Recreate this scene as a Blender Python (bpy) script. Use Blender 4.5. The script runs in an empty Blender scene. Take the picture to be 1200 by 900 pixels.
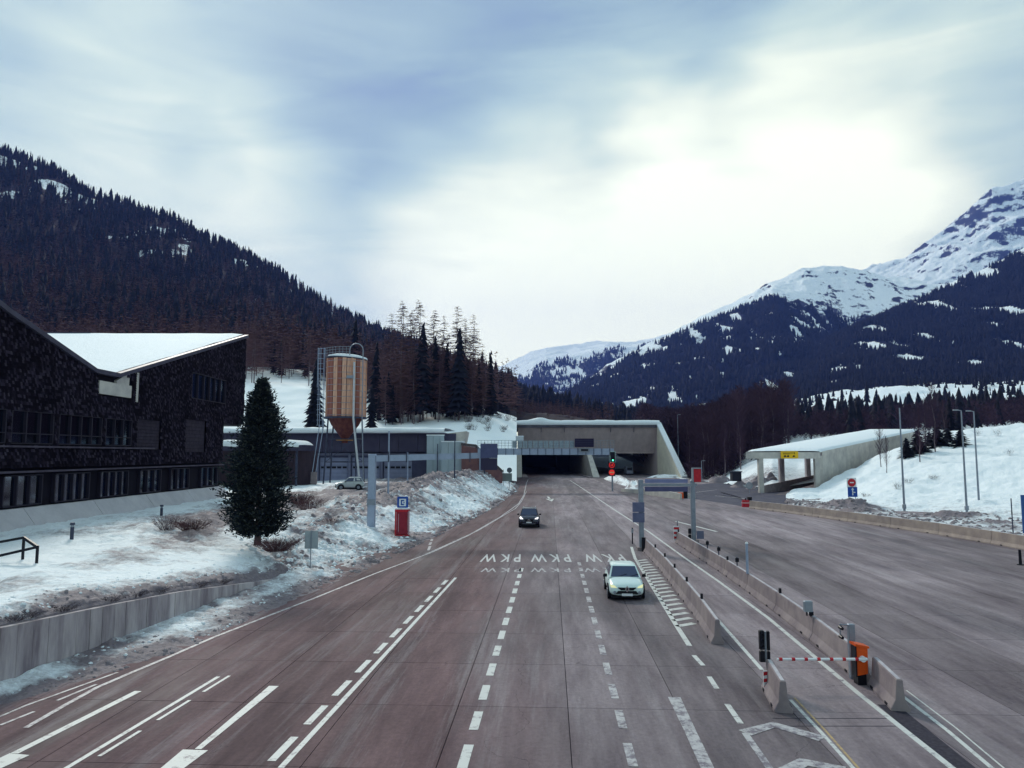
import bpy, math, random
import numpy as np
from mathutils import Vector, Matrix
random.seed(7); RNG = np.random.RandomState(11)
SC = bpy.context.scene; COL = SC.collection
# ------------------------------------------------------------------ camera, sky, sun, exposure
CH, FPX = 7.0, 866.67
PITCH = math.atan(82.0/FPX)
cam = bpy.data.cameras.new('camera'); cam.sensor_width = 36; cam.lens = 26.0
cam.clip_start = 0.3; cam.clip_end = 30000
camo = bpy.data.objects.new('camera', cam); COL.objects.link(camo)
camo.location = (0, 0, CH); camo.rotation_euler = (math.radians(90)+PITCH, 0, 0)
SC.camera = camo
SC.view_settings.view_transform = 'Standard'; SC.view_settings.look = 'None'
SC.view_settings.exposure = 0.75; SC.view_settings.gamma = 1.0
SUN_EL, SUN_AZ = 34.0, -24.0      # degrees; azimuth from +Y (ahead) towards +X (right)
def ray(px, py):
    dx, dz = (px-600)/FPX, -(py-450)/FPX
    return Vector((dx, math.cos(PITCH)-dz*math.sin(PITCH), math.sin(PITCH)+dz*math.cos(PITCH)))
def G(px, py, z=0.0):
    r = ray(px, py); t = (z-CH)/r.z
    return Vector((r.x*t, r.y*t, z))
def P(px, py, Y):
    r = ray(px, py); t = Y/r.y
    return Vector((r.x*t, Y, CH+r.z*t))
world = bpy.data.worlds.new('World'); SC.world = world; world.use_nodes = True
def build_world():
    nt = world.node_tree; nt.nodes.clear(); N = nt.nodes.new; L = nt.links.new
    out = N('ShaderNodeOutputWorld'); bg = N('ShaderNodeBackground'); bg.inputs[1].default_value = 0.1
    sky = N('ShaderNodeTexSky'); sky.sky_type = 'NISHITA'; sky.sun_disc = False
    sky.sun_elevation = math.radians(SUN_EL); sky.sun_rotation = math.radians(SUN_AZ)
    sky.altitude = 1200
    tc = N('ShaderNodeTexCoord')
    nz = N('ShaderNodeTexNoise'); nz.inputs['Scale'].default_value = 1.5; nz.inputs['Detail'].default_value = 4
    nz.inputs['Roughness'].default_value = 0.45
    mp = N('ShaderNodeMapping'); mp.inputs['Scale'].default_value = (1.0, 1.0, 3.0); mp.inputs['Location'].default_value = (3.1, 1.7, 0.4)
    L(tc.outputs['Generated'], mp.inputs[0]); L(mp.outputs[0], nz.inputs['Vector'])
    # soft displacement of the look-up direction, so cloud edges are ragged
    nz2 = N('ShaderNodeTexNoise'); nz2.inputs['Scale'].default_value = 3.2; nz2.inputs['Detail'].default_value = 3
    mp2 = N('ShaderNodeMapping'); mp2.inputs['Scale'].default_value = (1, 1, 2.6)
    L(tc.outputs['Generated'], mp2.inputs[0]); L(mp2.outputs[0], nz2.inputs['Vector'])
    sub = N('ShaderNodeVectorMath'); sub.operation = 'SUBTRACT'; L(nz2.outputs['Color'], sub.inputs[0]); sub.inputs[1].default_value = (.5, .5, .5)
    scl = N('ShaderNodeVectorMath'); scl.operation = 'SCALE'; L(sub.outputs[0], scl.inputs[0]); scl.inputs['Scale'].default_value = 0.22
    add = N('ShaderNodeVectorMath'); add.operation = 'ADD'; L(tc.outputs['Generated'], add.inputs[0]); L(scl.outputs[0], add.inputs[1])
    nrm = N('ShaderNodeVectorMath'); nrm.operation = 'NORMALIZE'; L(add.outputs[0], nrm.inputs[0])
    # cloud brightness: overall veil + lit cloud banks
    blobs = [  # px, py, radius degrees, gain
        (790, 340, 19, .27), (930, 180, 12, .25), (640, 400, 15, .30), (1010, 80, 7, .12), (900, 290, 12, .2), (480, 400, 12, .12),
        (200, 165, 9, .13), (320, 205, 6, .10), (60, 175, 8, .07), (290, 270, 7, .14), (660, 180, 7, .05),
        (960, 0, 10, -.26), (700, 10, 13, -.05), (215, 205, 3.5, -.10), (500, 110, 15, -.08), (1190, 40, 12, .10), (1170, 130, 8, .04), (60, 40, 14, .03)]
    acc = None
    nw = N('ShaderNodeTexNoise'); nw.inputs['Scale'].default_value = 4.5; nw.inputs['Detail'].default_value = 9; nw.inputs['Roughness'].default_value = .58; nw.inputs['Distortion'].default_value = .9
    mw = N('ShaderNodeMapping'); mw.inputs['Scale'].default_value = (.6, .8, 2.8); mw.inputs['Rotation'].default_value = (0, math.radians(28), 0); L(tc.outputs['Generated'], mw.inputs[0]); L(mw.outputs[0], nw.inputs['Vector'])
    base = N('ShaderNodeMath'); base.operation = 'MULTIPLY_ADD'; L(nz.outputs['Fac'], base.inputs[0])
    base.inputs[1].default_value = 0.34; base.inputs[2].default_value = 0.18; wm = N('ShaderNodeMath'); wm.operation = 'MULTIPLY_ADD'; L(nw.outputs['Fac'], wm.inputs[0]); wm.inputs[1].default_value = .46; wm.inputs[2].default_value = -.23; wa = N('ShaderNodeMath'); wa.operation = 'ADD'; L(base.outputs[0], wa.inputs[0]); L(wm.outputs[0], wa.inputs[1]); acc = wa.outputs[0]
    for px, py, r, g in blobs:
        d = ray(px, py).normalized()
        dt = N('ShaderNodeVectorMath'); dt.operation = 'DOT_PRODUCT'; L(nrm.outputs[0], dt.inputs[0]); dt.inputs[1].default_value = d
        mr = N('ShaderNodeMapRange'); mr.interpolation_type = 'SMOOTHERSTEP'; L(dt.outputs['Value'], mr.inputs[0])
        mr.inputs[1].default_value = math.cos(math.radians(r*1.35)); mr.inputs[2].default_value = 1.0
        mr.inputs[3].default_value = 0; mr.inputs[4].default_value = g
        ad = N('ShaderNodeMath'); ad.operation = 'ADD'; L(acc, ad.inputs[0]); L(mr.outputs[0], ad.inputs[1]); acc = ad.outputs[0]
    cr = N('ShaderNodeValToRGB'); L(acc, cr.inputs[0]); e = cr.color_ramp.elements
    e[0].position = 0.05; e[0].color = (.26, .38, .60, 1)
    e[1].position = 0.92; e[1].color = (1.50, 1.55, 1.22, 1)
    for p, c in ((.22, (.40, .57, .66, 1)), (.38, (.56, .75, .76, 1)), (.55, (.80, .97, .86, 1)), (.72, (1.16, 1.25, 1.02, 1))):
        k = cr.color_ramp.elements.new(p); k.color = c
    mul = N('ShaderNodeVectorMath'); mul.operation = 'SCALE'; L(cr.outputs[0], mul.inputs[0]); mul.inputs['Scale'].default_value = 5.6
    mix = N('ShaderNodeMixRGB'); mix.inputs[0].default_value = 0.93; L(sky.outputs[0], mix.inputs[1]); L(mul.outputs[0], mix.inputs[2])
    L(mix.outputs[0], bg.inputs[0]); L(bg.outputs[0], out.inputs[0])
build_world()
sl = bpy.data.lights.new('sun', 'SUN'); sl.energy = 1.5; sl.angle = math.radians(12); sl.color = (1.0, .95, .86)
so = bpy.data.objects.new('sun', sl); COL.objects.link(so)
so.rotation_euler = (math.radians(90-SUN_EL), 0, math.radians(180-SUN_AZ))

# ------------------------------------------------------------------ materials
MATS = {}
def mat(name, col, col2=None, scale=3.0, rough=.8, bump=0.0, bscale=None, metal=0.0, stretch=(1,1,1), emit=None, spec=.15, detail=5, lo=.35, hi=.65, pos=False):
    if name in MATS: return MATS[name]
    m = bpy.data.materials.new(name); m.use_nodes = True; nt = m.node_tree; b = nt.nodes['Principled BSDF']
    b.inputs['Roughness'].default_value = rough; b.inputs['Metallic'].default_value = metal
    b.inputs['Specular IOR Level'].default_value = spec
    b.inputs['Base Color'].default_value = (*col, 1)
    N = nt.nodes.new; L = nt.links.new
    if col2 is not None or bump:
        if pos: tc = N('ShaderNodeNewGeometry').outputs['Position']
        else: tc = N('ShaderNodeTexCoord').outputs['Object']
        mp = N('ShaderNodeMapping'); mp.inputs['Scale'].default_value = stretch; L(tc, mp.inputs[0])
        if col2 is not None:
            nz = N('ShaderNodeTexNoise'); nz.inputs['Scale'].default_value = scale; nz.inputs['Detail'].default_value = detail
            nz.inputs['Roughness'].default_value = .65
            L(mp.outputs[0], nz.inputs['Vector'])
            mr = N('ShaderNodeMapRange'); mr.inputs[1].default_value = lo; mr.inputs[2].default_value = hi; L(nz.outputs['Fac'], mr.inputs[0])
            mx = N('ShaderNodeMixRGB'); mx.inputs[1].default_value = (*col, 1); mx.inputs[2].default_value = (*col2, 1)
            L(mr.outputs[0], mx.inputs[0]); L(mx.outputs[0], b.inputs['Base Color'])
        if bump:
            n2 = N('ShaderNodeTexNoise'); n2.inputs['Scale'].default_value = bscale or scale*3; n2.inputs['Detail'].default_value = 6
            L(mp.outputs[0], n2.inputs['Vector'])
            bp = N('ShaderNodeBump'); bp.inputs['Strength'].default_value = bump; bp.inputs['Distance'].default_value = .05
            L(n2.outputs['Fac'], bp.inputs['Height']); L(bp.outputs[0], b.inputs['Normal'])
    if emit:
        b.inputs['Emission Color'].default_value = (*emit[0], 1); b.inputs['Emission Strength'].default_value = emit[1]
    MATS[name] = m; return m
def glass_mat(name, tint, refl=.35):
    m = bpy.data.materials.new(name); m.use_nodes = True; nt = m.node_tree; nt.nodes.clear(); N = nt.nodes.new; L = nt.links.new
    o = N('ShaderNodeOutputMaterial'); t = N('ShaderNodeBsdfTransparent'); t.inputs[0].default_value = (*tint, 1)
    g = N('ShaderNodeBsdfGlossy'); g.inputs['Roughness'].default_value = .06; g.inputs[0].default_value = (.8, .9, 1, 1)
    mx = N('ShaderNodeMixShader'); mx.inputs[0].default_value = refl
    L(t.outputs[0], mx.inputs[1]); L(g.outputs[0], mx.inputs[2]); L(mx.outputs[0], o.inputs[0]); MATS[name] = m; return m
M_ = {}
HEAD = math.atan2(44, 867)           # road direction, to the right of straight ahead
def road_mat():
    m = bpy.data.materials.new('road_surface'); m.use_nodes = True; nt = m.node_tree; b = nt.nodes['Principled BSDF']; N = nt.nodes.new; L = nt.links.new
    geo = N('ShaderNodeNewGeometry')
    rot = N('ShaderNodeMapping'); rot.vector_type = 'POINT'; rot.inputs['Rotation'].default_value = (0, 0, HEAD); L(geo.outputs['Position'], rot.inputs[0])
    def noise(sx, sy, det=5, ro=.6, off=0):
        mp = N('ShaderNodeMapping'); mp.inputs['Scale'].default_value = (sx, sy, 1); mp.inputs['Location'].default_value = (off, off*.7, 0)
        L(rot.outputs[0], mp.inputs[0]); n = N('ShaderNodeTexNoise'); n.inputs['Scale'].default_value = 1; n.inputs['Detail'].default_value = det
        n.inputs['Roughness'].default_value = ro; L(mp.outputs[0], n.inputs['Vector']); return n.outputs['Fac']
    def rng(src, a, c, lo=0, hi=1):
        r = N('ShaderNodeMapRange'); r.inputs[1].default_value = a; r.inputs[2].default_value = c; r.inputs[3].default_value = lo; r.inputs[4].default_value = hi
        L(src, r.inputs[0]); return r.outputs[0]
    def mix(f, a, c, mode='MIX'):
        x = N('ShaderNodeMixRGB'); x.blend_type = mode
        if isinstance(f, float): x.inputs[0].default_value = f
        else: L(f, x.inputs[0])
        for i, v in ((1, a), (2, c)):
            if isinstance(v, tuple): x.inputs[i].default_value = (*v, 1)
            else: L(v, x.inputs[i])
        return x.outputs[0]
    sep = N('ShaderNodeSeparateXYZ'); L(rot.outputs[0], sep.inputs[0])
    grey = mix(rng(noise(.8, .10, 8, .7), .3, .7), (.104, .080, .094), (.30, .255, .272))
    red = mix(rng(noise(.7, .11, 8, .7, 5), .3, .7), (.066, .037, .046), (.21, .132, .140))
    pos = N('ShaderNodeMath'); pos.operation = 'MULTIPLY_ADD'; L(noise(.16, .03, 2, .5, 9), pos.inputs[0]); pos.inputs[1].default_value = 16; L(sep.outputs[0], pos.inputs[2])
    side = rng(pos.outputs[0], 2.5, 9.5)
    c = mix(side, red, grey)
    # damp dark patches and pale salt streaks along the wheel tracks
    damp = rng(noise(.3, .05, 9, .7, 21), .50, .64)
    dm = N('ShaderNodeMath'); dm.operation = 'MULTIPLY'; L(damp, dm.inputs[0]); dm.inputs[1].default_value = .5
    c = mix(dm.outputs[0], c, (.034, .028, .044))
    salt = rng(noise(.9, .045, 9, .75, 33), .52, .66)
    sm = N('ShaderNodeMath'); sm.operation = 'MULTIPLY'; L(salt, sm.inputs[0]); sm.inputs[1].default_value = .55
    c = mix(sm.outputs[0], c, (.29, .26, .275))
    broad = rng(noise(.07, .02, 4, .6, 51), .36, .62, .72, 1.18)
    cq = N('ShaderNodeVectorMath'); cq.operation = 'SCALE'; L(c, cq.inputs[0]); L(broad, cq.inputs['Scale']); c = cq.outputs[0]
    vo = N('ShaderNodeTexVoronoi'); vo.feature = 'DISTANCE_TO_EDGE'; vo.inputs['Scale'].default_value = .11
    wv = N('ShaderNodeTexNoise'); wv.inputs['Scale'].default_value = .5; wv.inputs['Detail'].default_value = 6; L(rot.outputs[0], wv.inputs['Vector'])
    wm_ = N('ShaderNodeMixRGB'); wm_.blend_type = 'ADD'; wm_.inputs[0].default_value = 1; L(rot.outputs[0], wm_.inputs[1]); ws = N('ShaderNodeVectorMath'); ws.operation = 'SCALE'; L(wv.outputs['Color'], ws.inputs[0]); ws.inputs['Scale'].default_value = 2.5; L(ws.outputs[0], wm_.inputs[2])
    L(wm_.outputs[0], vo.inputs['Vector'])
    c = mix(rng(vo.outputs['Distance'], .0004, .0016, .5, 0), c, (.03, .024, .034))
    sv = N('ShaderNodeMath'); sv.operation = 'MULTIPLY_ADD'; L(sep.outputs[0], sv.inputs[0]); sv.inputs[1].default_value = 1/3.05; sv.inputs[2].default_value = -.154
    fl = N('ShaderNodeMath'); fl.operation = 'FLOOR'; L(sv.outputs[0], fl.inputs[0]); wn = N('ShaderNodeTexWhiteNoise'); wn.noise_dimensions = '1D'; L(fl.outputs[0], wn.inputs['W'])
    cz = N('ShaderNodeVectorMath'); cz.operation = 'SCALE'; L(c, cz.inputs[0]); L(rng(wn.outputs['Value'], 0, 1, .80, 1.16), cz.inputs['Scale']); c = cz.outputs[0]
    fine = rng(noise(7, 6, 8, .85, 3), .25, .75, .66, 1.34)
    cb = N('ShaderNodeVectorMath'); cb.operation = 'SCALE'; L(c, cb.inputs[0]); L(fine, cb.inputs['Scale'])
    oi = N('ShaderNodeObjectInfo'); orr = rng(oi.outputs['Random'], 0, 1, .93, 1.07)
    cc = N('ShaderNodeVectorMath'); cc.operation = 'SCALE'; L(cb.outputs[0], cc.inputs[0]); L(orr, cc.inputs['Scale'])
    L(cc.outputs[0], b.inputs['Base Color'])
    L(rng(damp, 0, 1, .85, .62), b.inputs['Roughness']); b.inputs['Specular IOR Level'].default_value = .16
    bp = N('ShaderNodeBump'); bp.inputs['Strength'].default_value = .25; bp.inputs['Distance'].default_value = .01
    L(noise(30, 30, 4, .7), bp.inputs['Height']); L(bp.outputs[0], b.inputs['Normal'])
    MATS['road'] = m; return m
def paint_mat(name, col, wear):
    m = bpy.data.materials.new(name); m.use_nodes = True; nt = m.node_tree; b = nt.nodes['Principled BSDF']; N = nt.nodes.new; L = nt.links.new
    geo = N('ShaderNodeNewGeometry'); n = N('ShaderNodeTexNoise'); n.inputs['Scale'].default_value = 3.0; n.inputs['Detail'].default_value = 9; n.inputs['Roughness'].default_value = .75
    L(geo.outputs['Position'], n.inputs['Vector'])
    r = N('ShaderNodeMapRange'); r.inputs[1].default_value = wear; r.inputs[2].default_value = wear+.12; L(n.outputs['Fac'], r.inputs[0])
    x = N('ShaderNodeMixRGB'); L(r.outputs[0], x.inputs[0]); x.inputs[1].default_value = (*col, 1); x.inputs[2].default_value = (.14, .12, .15, 1)
    L(x.outputs[0], b.inputs['Base Color']); b.inputs['Roughness'].default_value = .6; MATS[name] = m; return m
def snow_mat(name, clean=(.83, .89, .92), dirty=(.085, .068, .085), amt=1.0):
    """attribute 'dirt' 0..1 mixes grit into the snow, broken up by noise"""
    m = bpy.data.materials.new(name); m.use_nodes = True; nt = m.node_tree; b = nt.nodes['Principled BSDF']; N = nt.nodes.new; L = nt.links.new
    geo = N('ShaderNodeNewGeometry'); at = N('ShaderNodeAttribute'); at.attribute_name = 'dirt'
    n = N('ShaderNodeTexNoise'); n.inputs['Scale'].default_value = 1.1; n.inputs['Detail'].default_value = 12; n.inputs['Roughness'].default_value = .8
    L(geo.outputs['Position'], n.inputs['Vector'])
    a = N('ShaderNodeMath'); a.operation = 'MULTIPLY_ADD'; L(at.outputs['Fac'], a.inputs[0]); a.inputs[1].default_value = .66; L(n.outputs['Fac'], a.inputs[2])
    r = N('ShaderNodeMapRange'); r.inputs[1].default_value = .64; r.inputs[2].default_value = .90; r.inputs[4].default_value = amt; L(a.outputs[0], r.inputs[0])
    n3 = N('ShaderNodeTexNoise'); n3.inputs['Scale'].default_value = 5; n3.inputs['Detail'].default_value = 6; L(geo.outputs['Position'], n3.inputs['Vector'])
    dr = N('ShaderNodeMixRGB'); L(n3.outputs['Fac'], dr.inputs[0]); dr.inputs[1].default_value = (*dirty, 1); dr.inputs[2].default_value = (.30, .255, .275, 1)
    x = N('ShaderNodeMixRGB'); L(r.outputs[0], x.inputs[0]); x.inputs[1].default_value = (*clean, 1); L(dr.outputs[0], x.inputs[2])
    L(x.outputs[0], b.inputs['Base Color']); b.inputs['Roughness'].default_value = .7; b.inputs['Specular IOR Level'].default_value = .25
    n2 = N('ShaderNodeTexNoise'); n2.inputs['Scale'].default_value = 2.2; n2.inputs['Detail'].default_value = 9; n2.inputs['Roughness'].default_value = .65; L(geo.outputs['Position'], n2.inputs['Vector'])
    bp = N('ShaderNodeBump'); bp.inputs['Strength'].default_value = .9; bp.inputs['Distance'].default_value = .2; L(n2.outputs['Fac'], bp.inputs['Height']); L(bp.outputs[0], b.inputs['Normal'])
    MATS[name] = m; return m
def gaps(x, y, sx, sy, off, thr):
    """1 where the forest is closed, 0 in clearings and avalanche tracks"""
    return 1-np.clip((fbm(x/sx+off, y/sy+off*.5, 5)-thr)/.06, 0, 1)
def mountain_mat(name, scale=.004, forest=(.005, .007, .030)):
    m = bpy.data.materials.new(name); m.use_nodes = True; nt = m.node_tree; b = nt.nodes['Principled BSDF']; N = nt.nodes.new; L = nt.links.new
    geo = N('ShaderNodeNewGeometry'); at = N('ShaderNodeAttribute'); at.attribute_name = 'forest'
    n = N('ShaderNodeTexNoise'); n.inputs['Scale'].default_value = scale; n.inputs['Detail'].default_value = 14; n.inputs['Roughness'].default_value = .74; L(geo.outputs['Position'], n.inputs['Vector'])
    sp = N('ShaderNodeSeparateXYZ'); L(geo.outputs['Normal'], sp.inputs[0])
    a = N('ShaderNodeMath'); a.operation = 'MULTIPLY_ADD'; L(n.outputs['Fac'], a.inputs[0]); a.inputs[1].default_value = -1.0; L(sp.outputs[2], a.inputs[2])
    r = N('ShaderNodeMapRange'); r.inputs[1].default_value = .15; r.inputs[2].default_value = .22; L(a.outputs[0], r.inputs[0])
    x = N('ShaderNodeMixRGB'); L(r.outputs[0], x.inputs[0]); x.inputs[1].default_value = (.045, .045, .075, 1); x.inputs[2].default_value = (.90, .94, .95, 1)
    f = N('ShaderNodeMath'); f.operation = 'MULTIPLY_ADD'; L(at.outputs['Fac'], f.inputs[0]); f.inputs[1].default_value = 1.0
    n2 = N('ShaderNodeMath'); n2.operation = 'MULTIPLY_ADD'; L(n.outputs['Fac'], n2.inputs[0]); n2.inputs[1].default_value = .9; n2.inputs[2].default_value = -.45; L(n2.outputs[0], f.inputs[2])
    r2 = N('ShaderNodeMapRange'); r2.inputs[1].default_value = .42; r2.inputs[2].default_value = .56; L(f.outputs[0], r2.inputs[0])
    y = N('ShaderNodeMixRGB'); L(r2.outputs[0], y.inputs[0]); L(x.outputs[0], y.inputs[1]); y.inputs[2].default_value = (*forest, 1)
    L(y.outputs[0], b.inputs['Base Color']); b.inputs['Roughness'].default_value = .85; b.inputs['Specular IOR Level'].default_value = .1
    MATS[name] = m; return m
ROAD = road_mat()
PAINT = paint_mat('road_paint', (.56, .57, .55), .53)
PAINTW = paint_mat('worn_road_paint', (.44, .43, .44), .46)
SNOW = snow_mat('snow'); SNOWC = snow_mat('clean_snow', amt=.5)
MOUNT = mountain_mat('mountain_ground', .009); MOUNT2 = mountain_mat('hill_ground', .02, (.030, .022, .030))
CONC = mat('concrete', (.30, .25, .25), (.19, .155, .17), .9, .85, .2, 6, pos=True)
CONCP = mat('pale_concrete', (.60, .56, .50), (.42, .39, .37), .5, .85, .1, 5, pos=True)
CONCD = mat('weathered_concrete', (.54, .48, .48), (.23, .19, .21), 1.1, .85, .2, 5, pos=True, stretch=(1, 1, .18), lo=.38, hi=.64)
STEEL = mat('painted_steel', (.36, .42, .54), (.30, .36, .47), 2, .5, metal=.3)
STEELD = mat('dark_steel', (.045, .05, .085), (.07, .08, .12), 2, .5, metal=.3)
GALV = mat('galvanised_steel', (.30, .33, .38), (.22, .25, .30), 3, .45, metal=.5)
BLACK = mat('black_plastic', (.012, .012, .018), rough=.4)
WHITE = mat('white_enamel', (.75, .78, .80), rough=.4)
REDP = mat('red_paint', (.55, .03, .04), (.42, .02, .035), 4, .4)
ORNG = mat('orange_paint', (.80, .11, .015), (.62, .08, .015), 4, .45)
BLUEP = mat('blue_sign_face', (.02, .08, .36), rough=.4)
YELL = mat('yellow_sign_face', (.80, .48, .02), rough=.5)
GREYB = mat('grey_sign_back', (.30, .33, .37), (.24, .27, .31), 2, .5, metal=.3)
BARK = mat('bark', (.055, .040, .045), (.09, .07, .07), 5, .9)
BARKP = mat('pale_bark', (.17, .13, .14), (.11, .085, .10), 5, .9)
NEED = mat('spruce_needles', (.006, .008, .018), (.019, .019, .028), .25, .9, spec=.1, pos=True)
NEED2 = mat('near_needles', (.010, .016, .024), (.030, .034, .038), 1.2, .85, spec=.15, pos=True)
TWIG = mat('larch_twigs', (.15, .078, .080), (.080, .046, .062), .05, .9, spec=.1, pos=True)
TWIGR = mat('bare_wood_twigs', (.075, .040, .060), (.040, .025, .046), .05, .9, spec=.1, pos=True)
SHR = mat('shrub_twigs', (.13, .06, .06), (.07, .04, .05), 1, .9)
# ------------------------------------------------------------------ object helpers
def tag(o, label=None, cat=None, group=None, kind=None):
    if label: o['label'] = label
    if cat: o['category'] = cat
    if group: o['group'] = group
    if kind: o['kind'] = kind
    return o
def thing(name, label, cat, loc=(0, 0, 0), rz=0.0, group=None):
    o = bpy.data.objects.new(name, None); COL.objects.link(o); o.location = loc; o.rotation_euler = (0, 0, rz); o.empty_display_size = .3
    return tag(o, label, cat, group)
def link(name, me, parent=None, loc=(0, 0, 0), rot=(0, 0, 0), scale=(1, 1, 1)):
    o = bpy.data.objects.new(name, me); COL.objects.link(o); o.parent = parent; o.location = loc; o.rotation_euler = rot; o.scale = scale; return o
class MB:
    def __init__(s, origin=(0, 0, 0)): s.v = []; s.f = []; s.o = Vector(origin)
    def add(s, vs, fs):
        b = len(s.v); s.v += [tuple(Vector(v)-s.o) for v in vs]; s.f += [tuple(i+b for i in f) for f in fs]; return s
    def quad(s, a, b, c, d): return s.add([a, b, c, d], [(0, 1, 2, 3)])
    def hexa(s, p): return s.add(p, [(3, 2, 1, 0), (4, 5, 6, 7), (0, 1, 5, 4), (1, 2, 6, 5), (2, 3, 7, 6), (3, 0, 4, 7)])
    def box(s, cx, cy, cz, sx, sy, sz, rz=0.0, rx=0.0):
        h = [(-1, -1, -1), (1, -1, -1), (1, 1, -1), (-1, 1, -1), (-1, -1, 1), (1, -1, 1), (1, 1, 1), (-1, 1, 1)]
        R = Matrix.Rotation(rz, 3, 'Z') @ Matrix.Rotation(rx, 3, 'X')
        return s.hexa([R @ Vector((a*sx/2, b*sy/2, c*sz/2)) + Vector((cx, cy, cz)) for a, b, c in h])
    def cbox(s, cx, cy, cz, sx, sy, sz, bev=.02):
        """box with chamfered vertical and top edges"""
        def ring(k, z): 
            x, y = sx/2-k, sy/2-k; c = bev
            return [(cx-x+c, cy-y, z), (cx+x-c, cy-y, z), (cx+x, cy-y+c, z), (cx+x, cy+y-c, z), (cx+x-c, cy+y, z), (cx-x+c, cy+y, z), (cx-x, cy+y-c, z), (cx-x, cy-y+c, z)]
        return s.loft([ring(0, cz-sz/2), ring(0, cz+sz/2-bev), ring(bev*.9, cz+sz/2)], True, True)
    def tube(s, p0, p1, r0, r1=None, n=8, cap=True):
        r1 = r0 if r1 is None else r1; p0, p1 = Vector(p0), Vector(p1); d = (p1-p0).normalized()
        u = d.orthogonal().normalized(); w = d.cross(u); vs = []
        for p, r in ((p0, r0), (p1, r1)):
            for i in range(n):
                a = 2*math.pi*i/n; vs.append(p+u*math.cos(a)*r+w*math.sin(a)*r)
        fs = [(i, (i+1) % n, n+(i+1) % n, n+i) for i in range(n)]
        if cap: fs += [tuple(range(n-1, -1, -1)), tuple(range(n, 2*n))]
        return s.add(vs, fs)
    def path(s, pts, r, n=6):
        for a, b in zip(pts[:-1], pts[1:]): s.tube(a, b, r, r, n)
        return s
    def disc(s, c, r, nrm, t=.03, n=20):
        c = Vector(c); d = Vector(nrm).normalized(); return s.tube(c-d*t/2, c+d*t/2, r, r, n)
    def ring(s, c, r0, r1, nrm, t=.02, n=24):
        c = Vector(c); d = Vector(nrm).normalized(); u = d.orthogonal().normalized(); w = d.cross(u); vs = []
        for i in range(n):
            a = 2*math.pi*i/n; e = u*math.cos(a)+w*math.sin(a)
            vs += [c+e*r0-d*t/2, c+e*r1-d*t/2, c+e*r1+d*t/2, c+e*r0+d*t/2]
        fs = []
        for i in range(n):
            a, b = i*4, ((i+1) % n)*4
            for k in range(4): fs.append((a+k, b+k, b+(k+1) % 4, a+(k+1) % 4))
        return s.add(vs, fs)
    def loft(s, rings, cap0=False, cap1=False, closed=True):
        n = len(rings[0]); vs = [v for r in rings for v in r]; fs = []
        for k in range(len(rings)-1):
            for i in range(n if closed else n-1):
                j = (i+1) % n; fs.append((k*n+i, k*n+j, (k+1)*n+j, (k+1)*n+i))
        if cap0: fs.append(tuple(range(n-1, -1, -1)))
        if cap1: fs.append(tuple(range((len(rings)-1)*n, len(rings)*n)))
        return s.add(vs, fs)
    def extr(s, poly, vec):
        """closed polygon (3d points) extruded by vec"""
        n = len(poly); vec = Vector(vec); p = [Vector(q) for q in poly]
        return s.add(p+[q+vec for q in p], [tuple(range(n-1, -1, -1)), tuple(range(n, 2*n))]+[(i, (i+1) % n, n+(i+1) % n, n+i) for i in range(n)])
    def mesh(s, name, m, smooth=False):
        me = bpy.data.meshes.new(name); me.from_pydata(s.v, [], s.f); me.materials.append(m)
        import bmesh
        if len(s.f) < 20000:
            bm = bmesh.new(); bm.from_mesh(me); bmesh.ops.recalc_face_normals(bm, faces=bm.faces); bm.to_mesh(me); bm.free()
        if smooth: me.polygons.foreach_set('use_smooth', [True]*len(me.polygons))
        me.update(); return me
    def build(s, name, m, parent=None, smooth=False, loc=(0, 0, 0), rot=(0, 0, 0)):
        return link(name, s.mesh(name, m, smooth), parent, loc, rot)
def copy_tree(o, loc=None, rz=None, label=None, parent=None):
    c = o.copy(); COL.objects.link(c)
    if parent is not None: c.parent = parent
    if loc is not None: c.location = loc
    if rz is not None: c.rotation_euler = (0, 0, rz)
    if label: c['label'] = label
    for ch in [x for x in KIDS.get(o.name, [])]: copy_tree(ch, parent=c)
    return c
KIDS = {}
def reg(o):
    """remember the children of a prototype so that copies can be made quickly"""
    KIDS[o.name] = [x for x in bpy.data.objects if x.parent == o]
    for k in KIDS[o.name]: reg(k)
    return o
# ------------------------------------------------------------------ noise, lofted ground
_T = RNG.rand(256, 256)
def vnoise(x, y):
    x = np.asarray(x, float); y = np.asarray(y, float)
    xi = np.floor(x).astype(int); yi = np.floor(y).astype(int); fx = x-xi; fy = y-yi
    fx = fx*fx*(3-2*fx); fy = fy*fy*(3-2*fy)
    g = lambda a, b: _T[a % 256, b % 256]
    return (g(xi, yi)*(1-fx)+g(xi+1, yi)*fx)*(1-fy)+(g(xi, yi+1)*(1-fx)+g(xi+1, yi+1)*fx)*fy
def fbm(x, y, o=5, gain=.5):
    t = 0; a = 1; n = 0
    for k in range(o): t = t+a*(vnoise(x*2**k+17*k, y*2**k+31*k)-.5); n += a; a *= gain
    return t/n*2
def ridged(x, y, o=5):
    t = 0; a = 1; n = 0
    for k in range(o): t = t+a*(1-np.abs(vnoise(x*2**k+17*k, y*2**k+31*k)*2-1)); n += a; a *= .5
    return t/n
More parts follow.
